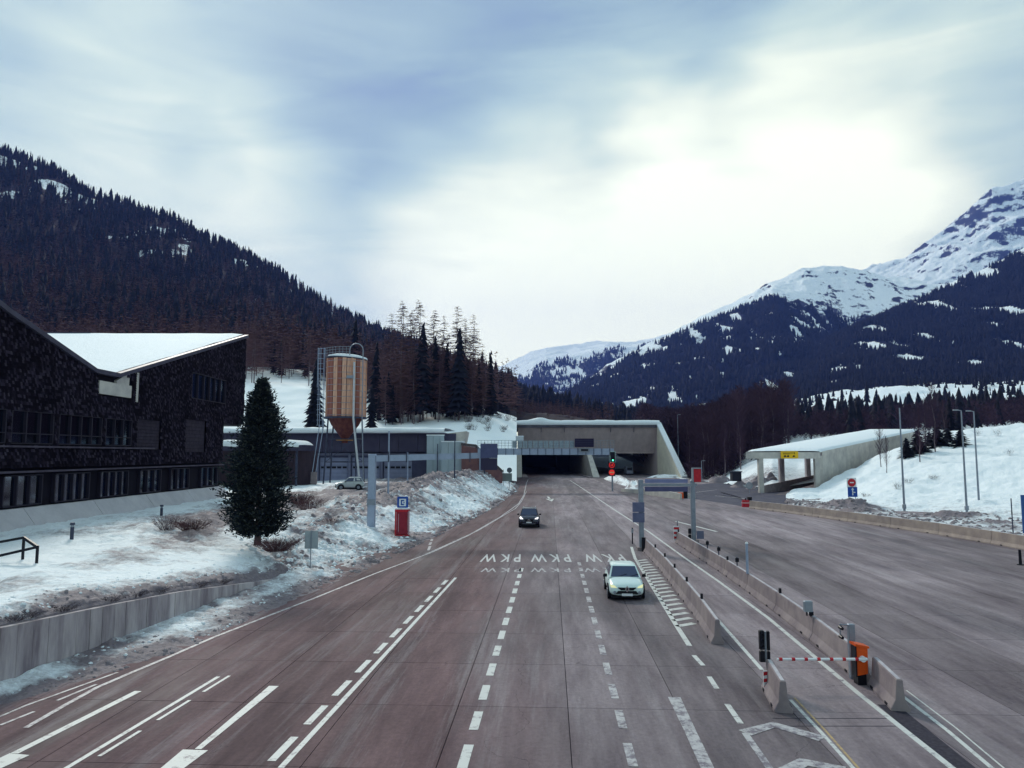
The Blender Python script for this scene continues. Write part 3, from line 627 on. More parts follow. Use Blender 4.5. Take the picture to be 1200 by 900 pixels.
# ================================================================== TREES
def cone_tier(V, F, z0, z1, r, k, jag, rnd, droop=.25):
    b = len(V); V.append((rnd.uniform(-.02, .02), rnd.uniform(-.02, .02), z1)); a0 = rnd.uniform(0, 6.28)
    for i in range(2*k):
        a = a0+math.pi*i/k+rnd.uniform(-.12, .12); rr = r*(rnd.uniform(.85, 1.15) if i % 2 == 0 else jag*rnd.uniform(.8, 1.2)); V.append((math.cos(a)*rr, math.sin(a)*rr, z0+(0 if i % 2 == 0 else droop*(z1-z0))*rnd.uniform(.6, 1.2)))
    for i in range(2*k): F.append((b, b+1+i, b+1+(i+1) % (2*k)))
def spruce_proto(tiers, k, seed, width=.2, base=.06):
    """unit-height spruce crown: drooping jagged tiers"""
    r = random.Random(seed); V, F = [], []
    for t in range(tiers):
        f = t/tiers; z = base+(1-base)*f; h = (1-base)/tiers*2.1*(1-.25*f)
        cone_tier(V, F, z-.01, min(1.0, z+h), width*(1-f)**.85*r.uniform(.82, 1.12)+.008, k, .5, r)
    return np.array(V), np.array(F)
def larch_proto(nb, seed, width=.16, base=.25, tw=.004, twigs=2, up=0.0, spread=False):
    """unit-height bare crown: thin branches with twigs as slim triangles"""
    r = random.Random(seed); V, F = [], []
    def sliver(a, b, w):
        d = Vector(b)-Vector(a); n = d.cross(Vector((r.uniform(-1, 1), r.uniform(-1, 1), r.uniform(-1, 1)))).normalized()*w; k = len(V)
        V.extend([tuple(Vector(a)+n), tuple(Vector(a)-n), b]); F.append((k, k+1, k+2))
    for i in range(nb):
        f = r.random()**.8; z = base+(1-base)*f; a = r.uniform(0, 6.283)
        R = (width*math.sin(math.pi*min(1, .18+.82*f))**.6*(1-.25*f) if spread else width*(1-f)**.7+.012)*r.uniform(.55, 1.1)
        e = (math.cos(a)*R, math.sin(a)*R, z+R*(up+r.uniform(-.25, .15))); s = (0, 0, z-R*up*.3)
        sliver(s, e, tw*1.3)
        for _ in range(twigs):
            t = r.uniform(.25, 1); c = tuple(s[q]+(e[q]-s[q])*t for q in range(3)); L_ = R*r.uniform(.25, .6)
            b = r.uniform(-1.2, 1.2)+a; sliver(c, (c[0]+math.cos(b)*L_, c[1]+math.sin(b)*L_, c[2]+L_*(up+r.uniform(-.5, .25))), tw)
    return np.array(V), np.array(F)
def trunk_mesh(name, m, top=.97, r=.012, lean=.01, seed=1, n=6):
    rr = random.Random(seed); b = MB(); rings = []
    for f in (0, .04, .3, .6, 1):
        R = r*(1.35 if f == 0 else 1-f*.85); cx, cy = lean*f*rr.uniform(-1, 1), lean*f*rr.uniform(-1, 1)
        rings.append([(cx+math.cos(6.283*i/n)*R, cy+math.sin(6.283*i/n)*R, f*top-.02) for i in range(n)])
    return b.loft(rings, False, True).mesh(name, m)
def np_mesh(name, V, F, m):
    me = bpy.data.meshes.new(name); raw_mesh(me, V, F); me.materials.append(m); return me
def scatter(name, protos, places, m, label=None, cat=None):
    """one mesh of many far trees: places = (x,y,z,height,width factor)"""
    places = np.array(places); vs, fs, off = [], [], 0
    pick = RNG.randint(0, len(protos), len(places))
    for k, (V, F) in enumerate(protos):
        p = places[pick == k]
        if not len(p): continue
        a = RNG.uniform(0, 6.283, len(p)); c, s = np.cos(a), np.sin(a); w = p[:, 3]*p[:, 4]
        X = (V[None, :, 0]*c[:, None]-V[None, :, 1]*s[:, None])*w[:, None]+p[:, 0:1]; Y = (V[None, :, 0]*s[:, None]+V[None, :, 1]*c[:, None])*w[:, None]+p[:, 1:2]; Z = V[None, :, 2]*p[:, 3:4]+p[:, 2:3]
        vs.append(np.stack([X, Y, Z], -1).reshape(-1, 3)); fs.append((F[None]+(np.arange(len(p))*len(V))[:, None, None]).reshape(-1, 3)+off); off += len(p)*len(V)
    o = link(name, np_mesh(name, np.concatenate(vs), np.concatenate(fs), m)); o['kind'] = 'stuff'
    if label: o['label'] = label; o['category'] = cat
    return o
SPR = [spruce_proto(15, 7, 40+i, .125+.02*(i % 2)) for i in range(5)]
SPRLOW = [spruce_proto(4, 4, 60+i, .17) for i in range(4)]
SPRFAR = [spruce_proto(2, 4, 80+i, .2) for i in range(3)]
LAR = [larch_proto(230, 20+i, .15, .16, .0026, 4) for i in range(4)]
LARLOW = [larch_proto(34, 30+i, .15, .2, .0085, 1) for i in range(4)]
BAR = [larch_proto(170, 50+i, .24, .16, .0026, 4, .9, True) for i in range(3)]
BARLOW = [larch_proto(40, 70+i, .26, .12, .0085, 2, .8, True) for i in range(3)]
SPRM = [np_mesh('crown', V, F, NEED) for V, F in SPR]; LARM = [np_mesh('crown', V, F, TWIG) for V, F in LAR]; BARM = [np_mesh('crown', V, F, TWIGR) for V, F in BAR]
TRK = trunk_mesh('trunk', BARK, .95, .011); TRKP = trunk_mesh('trunk', BARKP, .96, .0085, .02, 4); TRKB = trunk_mesh('trunk', BARKP, .8, .010, .03, 5)
def tree(kind, x, y, z, h, label, group=None, wf=1.0):
    me, tk, nm, cat = {'spruce': (random.choice(SPRM), TRK, 'spruce_tree', 'tree'), 'larch': (random.choice(LARM), TRKP, 'larch_tree', 'tree'), 'bare': (random.choice(BARM), TRKB, 'bare_tree', 'tree')}[kind]
    t = thing(nm, label, cat, (x, y, z-.15), random.uniform(0, 6.28), group); t.rotation_euler = (random.uniform(-.02, .02), random.uniform(-.02, .02), t.rotation_euler[2])
    link('trunk', tk, t, scale=(h, h, h)); link('crown', me, t, scale=(h*wf, h*wf, h)); return t
def gh(grid, px, D):
    """ground height on a grid seen at column px, distance D"""
    x = (px-600)/FPX*D/math.cos(PITCH)*math.cos(PITCH); return x
def where(x, y, z, spots):
    f = math.cos(PITCH)*y+math.sin(PITCH)*(z-CH); px = 600+x/f*FPX
    for lim, txt in spots:
        if px < lim: return txt
    return spots[-1][1]
def size(h, a, b): return 'short' if h < a else ('medium tall' if h < b else 'tall')
HS = ((60, 'at the far left above the near gable'), (140, 'above the valley of the butterfly roof'), (220, 'above the middle of the snowy roof'), (290, 'above the high end of the snowy roof'), (350, 'above the dark evergreen'), (400, 'left of the silo'), (450, 'right of the silo'), (700, 'behind the knoll'))
def plant(kind, px, ytop, D, z, label, group=None, wf=1.0, ybase=None):
    top = P(px, ytop, D)
    if ybase is not None: z = P(px, ybase, D).z
    tree(kind, top.x, D, z, top.z-z, label, group, wf)
# --- trees on the knoll above the depot (tops against the sky)
KS = ((465, 'right of the silo'), (480, 'under the leftmost skyline larches'), (495, 'under the tallest larch'), (512, 'above the pale annex'), (530, 'above the annex roof end'), (548, 'around the large spruce'), (700, 'at its right end'))
GL = 'bare larches on the knoll against the sky'
for px, yt, D, lab in ((457, 366, 235, 'left outermost bare larch of the row on the knoll'), (471, 351, 232, 'tall bare larch second from left on the knoll'), (483, 362, 236, 'broad pale bare larch between two taller larches'),
                       (494, 350, 230, 'tallest bare larch standing behind a dark spruce tip'), (509, 362, 238, 'slim bare larch right of the tallest one'), (520, 369, 240, 'small slim bare larch near the middle of the knoll'),
                       (539, 358, 232, 'tall bare larch rising above the large dark spruce'), (546, 372, 238, 'bare larch just right of the large dark spruce'), (553, 368, 234, 'rightmost bare larch leaning over the snowy slope')):
    plant('larch', px, yt, D, 0, lab, GL, 1.15, 492)
GS = 'dark spruces on the knoll'
for px, yt, D, lab, w in ((497, 376, 228, 'tall dark spruce in front of the tallest larch', 1.0), (511, 392, 232, 'dark spruce tip left of the knoll middle', 1.0), (538, 382, 226, 'large dark spruce under the tall larch', 1.15), (574, 410, 245, 'dark spruce alone at the right end of the knoll', 1.2),
                       (440, 398, 246, 'dark spruce behind the timber silo', 1.1), (418, 372, 330, 'dark spruce rising left above the silo top', 1.0), (524, 400, 236, 'dark spruce between the bare larches', 1.0), (486, 412, 230, 'low dark spruce at the left of the knoll', 1.2),
                       (560, 425, 240, 'broad dark spruce near the right slope of the knoll', 1.3), (548, 418, 236, 'dark spruce below the two right larches', 1.2)):
    plant('spruce', px, yt, D, 0, lab, GS, w, 490)
for px, yt, yb, D, lab in ((369, 440, 512, 172, 'dark spruce left of the timber silo ladder'), (436, 452, 512, 170, 'dark spruce directly right of the timber silo'), (372, 418, 505, 200, 'taller dark spruce behind the silo ladder')):
    plant('spruce', px, yt, D, 0, lab, 'dark spruces beside the silo', 1.3, yb)
def hill_pts(g, cond, n, rng=RNG):
    """random places on a ground sheet, evenly spread by area, kept where cond holds"""
    nu, nv, _ = g.shape; d1 = g[1:, :-1, :3]-g[:-1, :-1, :3]; d2 = g[:-1, 1:, :3]-g[:-1, :-1, :3]; A = np.linalg.norm(np.cross(d1, d2), axis=-1); c = cond(g[:-1, :-1]); A = A*c
    if A.sum() == 0: return np.zeros((0, 4))
    k = rng.choice(A.size, n, p=(A/A.sum()).ravel()); i, j = np.unravel_index(k, A.shape); u, v = rng.rand(n)[:, None], rng.rand(n)[:, None]
    return g[i, j]*(1-u)*(1-v)+g[i+1, j]*u*(1-v)+g[i, j+1]*(1-u)*v+g[i+1, j+1]*u*v
def pxof(g): 
    y = g[..., 1]; z = g[..., 2]-CH; f = math.cos(PITCH)*y+math.sin(PITCH)*z
    return 600+g[..., 0]/f*FPX, 450-(math.cos(PITCH)*z-math.sin(PITCH)*y)/f*FPX
def seen(g, x0=-60, x1=1260):
    a, _ = pxof(g); return ((a > x0) & (a < x1)).astype(float)
# front edge trees of the left hill, each its own object
pl = hill_pts(HILL, lambda g: seen(g, -20, 455)*(g[..., 1] > 262)*(g[..., 1] < 380), 150)
LG = 'bare reddish larches along the foot of the wooded hill'
for k, p in enumerate(pl): h = random.uniform(17, 26); tree('larch', p[0], p[1], p[2], h, '%s bare larch at the hill foot %s' % (size(h, 20, 23), where(*p[:3], HS)), LG, 1.2)
ps = hill_pts(HILL, lambda g: seen(g, -20, 600)*(g[..., 1] > 275)*(g[..., 1] < 460), 130)
for p in ps: h = random.uniform(13, 24); tree('spruce', p[0], p[1], p[2], h, '%s dark spruce on the lower hillside %s' % (size(h, 17, 21), where(*p[:3], HS)), 'dark spruces on the lower wooded hillside')
kn = hill_pts(HILL, lambda g: seen(g, 440, 572)*(g[..., 1] > 226)*(g[..., 1] < 275), 90)
for k, p in enumerate(kn):
    if k % 4: tree('larch', p[0], p[1], p[2], random.uniform(13, 23), '%s bare brown larch in the knoll grove %s' % (size(p[1]-226, 16, 33).replace('medium tall', 'middle row').replace('short', 'front row').replace('tall', 'back row'), where(*p[:3], KS)), 'brown larches within the grove on the knoll', 1.3)
    else: tree('spruce', p[0], p[1], p[2], random.uniform(8, 17), '%s dark spruce in the knoll grove %s' % (size(p[1]-226, 16, 33).replace('medium tall', 'middle row').replace('short', 'front row').replace('tall', 'back row'), where(*p[:3], KS)), 'spruces within the grove on the knoll', 1.2)
def forest_on(name, g, n, protos, m, hmin, hmax, cond, wf=1.0, lab=None, thin=None):
    p = hill_pts(g, cond, n)
    if thin is not None:
        k = thin(p); p = p[k]
    h = RNG.uniform(hmin, hmax, len(p)); pl = np.stack([p[:, 0], p[:, 1], p[:, 2]-.5, h, RNG.uniform(.8, 1.25, len(p))*wf], -1); return scatter(name, protos, pl, m, lab, 'forest')
snowgap = lambda p: p[:, 3] > .3
forest_on('forest_above_tunnel', HILL2, 2600, SPRLOW, NEED, 12, 26, lambda g: (g[..., 1] > 650)*(g[..., 1] < 1700.), 1.2, 'dark forest on the low ridge behind the tunnel portal', lambda p: p[:, 1] > 650)
forest_on('brown_wood_above_tunnel', HILL2, 1500, LARLOW, TWIG, 7, 13, lambda g: (g[..., 1] > 420)*(g[..., 1] < 1000.), 1.4, 'brown bare wood on the low ridge behind the tunnel portal')
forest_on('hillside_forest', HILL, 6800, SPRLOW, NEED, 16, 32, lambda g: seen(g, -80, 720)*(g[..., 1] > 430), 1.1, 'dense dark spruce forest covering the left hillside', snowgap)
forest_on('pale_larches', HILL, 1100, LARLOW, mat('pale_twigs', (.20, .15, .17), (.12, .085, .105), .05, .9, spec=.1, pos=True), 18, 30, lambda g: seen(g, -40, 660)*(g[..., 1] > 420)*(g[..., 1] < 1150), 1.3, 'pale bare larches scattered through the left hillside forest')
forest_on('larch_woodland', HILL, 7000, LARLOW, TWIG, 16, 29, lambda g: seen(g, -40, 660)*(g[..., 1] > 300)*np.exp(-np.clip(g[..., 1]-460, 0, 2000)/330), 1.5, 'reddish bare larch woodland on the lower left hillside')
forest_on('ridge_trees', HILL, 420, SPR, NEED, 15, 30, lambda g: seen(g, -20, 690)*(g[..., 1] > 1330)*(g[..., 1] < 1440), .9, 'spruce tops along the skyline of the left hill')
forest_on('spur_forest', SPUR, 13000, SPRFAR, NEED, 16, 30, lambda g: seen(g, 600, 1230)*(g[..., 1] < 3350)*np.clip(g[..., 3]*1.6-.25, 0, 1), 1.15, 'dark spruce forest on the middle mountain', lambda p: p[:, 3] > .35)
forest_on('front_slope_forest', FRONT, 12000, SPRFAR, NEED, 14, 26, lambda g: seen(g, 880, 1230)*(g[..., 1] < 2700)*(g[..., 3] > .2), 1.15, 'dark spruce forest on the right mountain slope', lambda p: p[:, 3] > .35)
forest_on('far_forest', FARM, 3500, SPRFAR, NEED, 25, 42, lambda g: seen(g, 560, 800)*(g[..., 1] < 6300)*(g[..., 3] > .25), 1.2, 'patchy forest on the far snow mountain', lambda p: p[:, 3] > .3)
# belts in the valley
GB = 'bare trees of the brown wood right of the tunnel'
bp = hill_pts(VALLEY, lambda g: (seen(g, 803, 925)*(g[..., 1] > 205)+seen(g, 778, 803)*(g[..., 1] > 248))*(g[..., 1] < 300), 120)
BSP = ((800, 'just right of the tunnel wing wall'), (830, 'behind the short street lamp'), (860, 'behind the rubble heaps'), (890, 'above the left end of the gallery roof'), (999, 'above the yellow sign on the gallery'))
for p in bp: h = random.uniform(15, 23); tree('bare', p[0], p[1], p[2], h, '%s bare purple-brown tree %s' % (size(h, 17.5, 20.5), where(*p[:3], BSP)), GB, .9)
forest_on('bare_wood', VALLEY, 1500, BARLOW, TWIGR, 12, 22, lambda g: seen(g, 750, 915)*(g[..., 1] > 250)*(g[..., 1] < 560), 1.1, 'purple-brown bare wood behind the tunnel and the gallery')
forest_on('undergrowth', VALLEY, 700, BARLOW, TWIGR, 3, 7, lambda g: (seen(g, 806, 915)*(g[..., 1] > 203)+seen(g, 778, 806)*(g[..., 1] > 248))*(g[..., 1] < 300), 1.8, 'dense brown undergrowth at the foot of the bare wood')
forest_on('valley_brown_wood', VALLEY, 1100, BARLOW, TWIGR, 7, 13, lambda g: seen(g, 900, 1250)*(g[..., 1] > 290)*(g[..., 1] < 430), 1.2, 'low brown wood in front of the snowy meadows')
forest_on('valley_spruce_belt', VALLEY, 430, SPRLOW, NEED, 7, 19, lambda g: seen(g, 900, 1250)*(g[..., 1] > 300)*(g[..., 1] < 520+260*fbm(g[..., 0]/60, g[..., 1]*0, 3)), 1.3, 'belt of dark spruces in front of the snowy meadows')
forest_on('meadow_trees', VALLEY, 700, SPRLOW, NEED, 6, 20, lambda g: seen(g, 700, 1230)*(g[..., 1] > 650)*(g[..., 1] < 1600)*(fbm(g[..., 0]/70, g[..., 1]/110, 3) > .1), 1.2, 'scattered dark spruces on the snowy meadows')
forest_on('meadow_edge_trees', VALLEY, 2300, SPRLOW, NEED, 10, 22, lambda g: seen(g, 690, 905)*(g[..., 1] > 560)*(g[..., 1] < 1700), 1.2, 'dark forest at the foot of the middle mountain')
# --- spruces and thin birches on the right snow bank
for px, yt, yb, D, lab, w in ((1062, 512, 540, 133, 'small dark spruce beside the left lamp post on the bank', 1.7), (1075, 502, 539, 135, 'snow-flecked spruce left of the thin birches', 1.6), (1098, 495, 535, 137, 'broad dark spruce in the middle of the bank group', 2.0), (1110, 500, 533, 140, 'dark spruce right of the birches on the bank', 1.8),
                       (1124, 502, 538, 135, 'right spruce of the bank group beside the lamp post', 1.7), (1088, 505, 532, 141, 'small dark spruce behind the thin birches', 1.8), (1112, 464, 508, 200, 'tall dark spruce behind the crest of the bank', 1.3), (1122, 476, 510, 210, 'shorter dark spruce behind the crest of the bank', 1.3)):
    plant('spruce', px, yt, D, 0, lab, 'dark spruces on the right snow bank', w*(2.3 if D < 180 else 1.4), yb)
for px, yt, yb, D, lab in ((1092, 447, 535, 133, 'tall thin pale birch between the bank spruces'), (1030, 495, 545, 118, 'thin bare sapling in front of the gallery wall'), (1075, 478, 545, 128, 'thin bare birch left of the tall pale birch'), (1105, 468, 520, 142, 'thin bare birch behind the broad spruce'), (1082, 466, 530, 140, 'slim bare birch above the bank spruces'),
                       (866, 478, 548, 190, 'tall thin pale birch at the edge of the brown wood'), (848, 495, 556, 190, 'leaning thin birch in front of the brown wood'), (1037, 510, 552, 112, 'short bare sapling beside the gallery wall')):
    plant('bare', px, yt, D, 0, lab, None, .55, yb)
# --- the dense dark conifer by the long building: boughs of many small needle faces
def near_needles():
    m = bpy.data.materials.new('near_needle_tufts'); m.use_nodes = True; nt = m.node_tree; b = nt.nodes['Principled BSDF']; g = nt.nodes.new('ShaderNodeNewGeometry'); cr = nt.nodes.new('ShaderNodeValToRGB'); nt.links.new(g.outputs['Random Per Island'], cr.inputs[0]); e = cr.color_ramp.elements
    e[0].position = .3; e[0].color = (.008, .013, .020, 1); e[1].position = 1; e[1].color = (.085, .095, .08, 1); k = e.new(.8); k.color = (.028, .036, .038, 1)
    nt.links.new(cr.outputs[0], b.inputs['Base Color']); b.inputs['Roughness'].default_value = .85; b.inputs['Specular IOR Level'].default_value = .1; return m
def near_conifer():
    base = Vector((*P(302, 630, 46).xy, 1.75)); H = P(305, 446, 46).z-base.z; r = random.Random(3)
    t = thing('pine_tree', 'dense dark evergreen tree with a pointed top standing on the snow beside the shingled building', 'tree', base)
    b = MB(); rg = []
    for z, R in ((-.3, .26), (.2, .2), (1.5, .17), (4, .12), (H*.9, .03)): rg.append([(math.cos(a)*R, math.sin(a)*R, z) for a in [k*.785 for k in range(8)]])
    b.loft(rg); b.build('trunk', BARK, t)
    V, F = [], []
    def prof(z):   # crown radius over height
        f = z/H; return float(np.interp(f, [0, .06, .14, .28, .45, .6, .75, .88, .97, 1], [.9, 1.75, 2.1, 2.15, 1.95, 1.6, 1.15, .68, .22, .05]))
    n = 0
    for k in range(2500):
        z = .35+(H-.4)*r.random()**1.05; a = r.uniform(0, 6.283); R = .9*prof(z)*r.uniform(.72, 1.12)*(.74+.42*(1-((z*1.25+.3*math.sin(a*2)+.15*math.sin(a*5)) % 1)))*(1+.18*math.sin(a*3+z)+.1*math.sin(a*7-z*2)); s = Vector((0, 0, z-.15*R)); e = Vector((math.cos(a)*R, math.sin(a)*R, z+r.uniform(-.05, .3)*R))
        for q in range(14):
            f = r.uniform(.35, 1.02); c = s.lerp(e, f)+Vector((r.gauss(0, .09), r.gauss(0, .09), r.gauss(0, .09))); d = Vector((math.cos(a)+r.uniform(-.8, .8), math.sin(a)+r.uniform(-.8, .8), r.uniform(-.2, 1.0))).normalized()*r.uniform(.12, .26)
            w = d.orthogonal().normalized()*r.uniform(.035, .075); i = len(V); V += [tuple(c-w), tuple(c+w), tuple(c+d)]; F.append((i, i+1, i+2))
    link('crown', np_mesh('crown', np.array(V), np.array(F), near_needles()), t)
near_conifer()
def shrub(name, loc, r0, h, n, label, m=SHR, cat='shrub', group=None, seed=1):
    r = random.Random(seed); V, F = [], []
    for k in range(n):
        a = r.uniform(0, 6.283); q = r.random()**.6*r0; s = Vector((math.cos(a)*q*.45, math.sin(a)*q*.45, -.05)); e = s+Vector((math.cos(a)*q*.8+r.uniform(-.1, .1), math.sin(a)*q*.8+r.uniform(-.1, .1), h*r.uniform(.5, 1)))
        pts = [s, s.lerp(e, .5)+Vector((r.uniform(-.05, .05), r.uniform(-.05, .05), .05)), e]
        for p, t in zip(pts[:-1], pts[1:]):
            w = (t-p).orthogonal().normalized()*.010; i = len(V); V += [tuple(p-w), tuple(p+w), tuple(t)]; F.append((i, i+1, i+2))
        for _ in range(4):
            f = r.uniform(.3, 1); c = s.lerp(e, f); t = c+Vector((r.uniform(-.2, .2), r.uniform(-.2, .2), r.uniform(.02, .25)))*min(1, h); w = Vector((.008, 0, .004)); i = len(V); V += [tuple(c-w), tuple(c+w), tuple(t)]; F.append((i, i+1, i+2))
    o = link(name, np_mesh(name, np.array(V), np.array(F), m), None, loc); return tag(o, label, cat, group)
def on_left(px, py, guess):
    """place seen at a picture position on the left snow, found by stepping along the view ray"""
    r = ray(px, py); best = None
    for Y in np.arange(guess*.7, guess*1.35, .4):
        t = Y/r.y; p = Vector((r.x*t, Y, CH+r.z*t)); z = gz(LBANK, p.x, Y); d = abs(p.z-z)
        if best is None or d < best[0]: best = (d, Vector((p.x, Y, z)))
    return best[1]
p = Vector((*P(325, 640, 44).xy, 1.4)); shrub('shrub', p, 1.3, .8, 420, 'reddish bare shrub under the dark evergreen tree', seed=2)
shrub('shrub', on_left(225, 622, 50), 1.2, .8, 300, 'reddish twiggy shrub on the snow below the concrete plinth', seed=3)
shrub('shrub', on_left(196, 622, 50), .9, 1.1, 120, 'sparse pale twiggy bush on the snow before the plinth', BARKP, seed=4)
shrub('shrub', on_left(289, 625, 46)+Vector((0, 0, .1)), 1.0, .7, 260, 'brown shrub at the left foot of the evergreen tree', seed=5)
shrub('shrub', on_left(352, 590, 62), 1.6, 1.3, 420, 'reddish brown shrubs right of the evergreen tree', seed=6)
shrub('shrub', on_left(388, 615, 58), 1.3, .6, 220, 'dry brown weeds on the muddy snow behind the blank sign', seed=7)
shrub('shrub', on_left(362, 596, 70), 1.6, 1.1, 260, 'low brown bush near the parked white car', seed=8)
for k, (px, py, D) in enumerate(((120, 722, 25.5), (95, 727, 24), (150, 712, 28), (185, 703, 31), (225, 694, 34), (80, 733, 23.4), (260, 686, 36), (172, 708, 29.5))):
    shrub('weed_tuft', Vector((xW(D)-.4, D, zW(D)+.12)), .6, .22, 90, 'dark dry weeds on top of the retaining wall, %s from the left' % ['third', 'second', 'fourth', 'sixth', 'seventh', 'first', 'eighth', 'fifth'][k], mat('dark_weeds', (.05, .035, .05), (.09, .07, .08), 3, .9), 'weeds', 'weeds along the top of the retaining wall', 20+k)
for k, (px, D, h) in enumerate(((1168, 140, 1.6), (1060, 112, .9), (1180, 120, 1.3), (1048, 108, 1.1), (1145, 143, 1.4), (1010, 106, .7), (1090, 112, .8))):
    pz = RBANK.reshape(-1, 4); x = (px-600)/FPX*D; i = np.argmin((pz[:, 0]-x)**2+(pz[:, 1]-D)**2); shrub('shrub', Vector((x, D, float(pz[i, 2]))), .8, h, 60, 'small bare twiggy shrub poking out of the right snow bank', BARK, 'shrub', 'twiggy shrubs on the right snow bank', 40+k)
# bushes on the snowy slope above the tunnel
kb = hill_pts(HILL, lambda g: seen(g, 545, 604)*(g[..., 1] > 205)*(g[..., 1] < 258), 26)
for k, q in enumerate(kb): shrub('shrub', Vector(q[:3]), 1.3, random.uniform(1.2, 3.0), 90, 'dark bare bush on the snowy slope left of the tunnel portal', BARK, 'shrub', 'bushes on the snowy slope left of the tunnel', 60+k)
# ================================================================== SHINGLED BUILDING
GLASS = glass_mat('window_glass', (.35, .40, .55), .22)
DARKIN = mat('dark_interior', (.012, .012, .02), rough=.9)
SHING = mat('shingle_timber', (.003, .002, .006), (.034, .027, .044), 2.6, .85, lo=.35, hi=.75, stretch=(1, 3, 3))
def shingle_mat():
    m = bpy.data.materials.new('shingle_wood'); m.use_nodes = True; nt = m.node_tree; b = nt.nodes['Principled BSDF']; N = nt.nodes.new; L = nt.links.new
    g = N('ShaderNodeNewGeometry'); cr = N('ShaderNodeValToRGB'); L(g.outputs['Random Per Island'], cr.inputs[0]); e = cr.color_ramp.elements
    e[0].position = .35; e[0].color = (.009, .007, .012, 1); e[1].position = 1; e[1].color = (.062, .052, .070, 1)
    k = e.new(.62); k.color = (.017, .013, .021, 1); k = e.new(.86); k.color = (.04, .032, .052, 1)
    n = N('ShaderNodeTexNoise'); n.inputs['Scale'].default_value = .25; n.inputs['Detail'].default_value = 6; L(g.outputs['Position'], n.inputs['Vector'])
    r = N('ShaderNodeMapRange'); r.inputs[1].default_value = .3; r.inputs[2].default_value = .7; r.inputs[3].default_value = .6; r.inputs[4].default_value = 1.2; L(n.outputs['Fac'], r.inputs[0])
    v = N('ShaderNodeVectorMath'); v.operation = 'SCALE'; L(cr.outputs[0], v.inputs[0]); L(r.outputs[0], v.inputs['Scale']); L(v.outputs[0], b.inputs['Base Color'])
    b.inputs['Roughness'].default_value = .9; b.inputs['Specular IOR Level'].default_value = .02; return m
SHING = shingle_mat()
FRAME = mat('dark_frame', (.022, .018, .030), rough=.5)
CURT = mat('curtain', (.30, .29, .36), (.12, .11, .17), 1, .9, stretch=(1, 5, .4))
def YX(px, x=-36.3): 
    r = ray(px, 532); return x*r.y/r.x
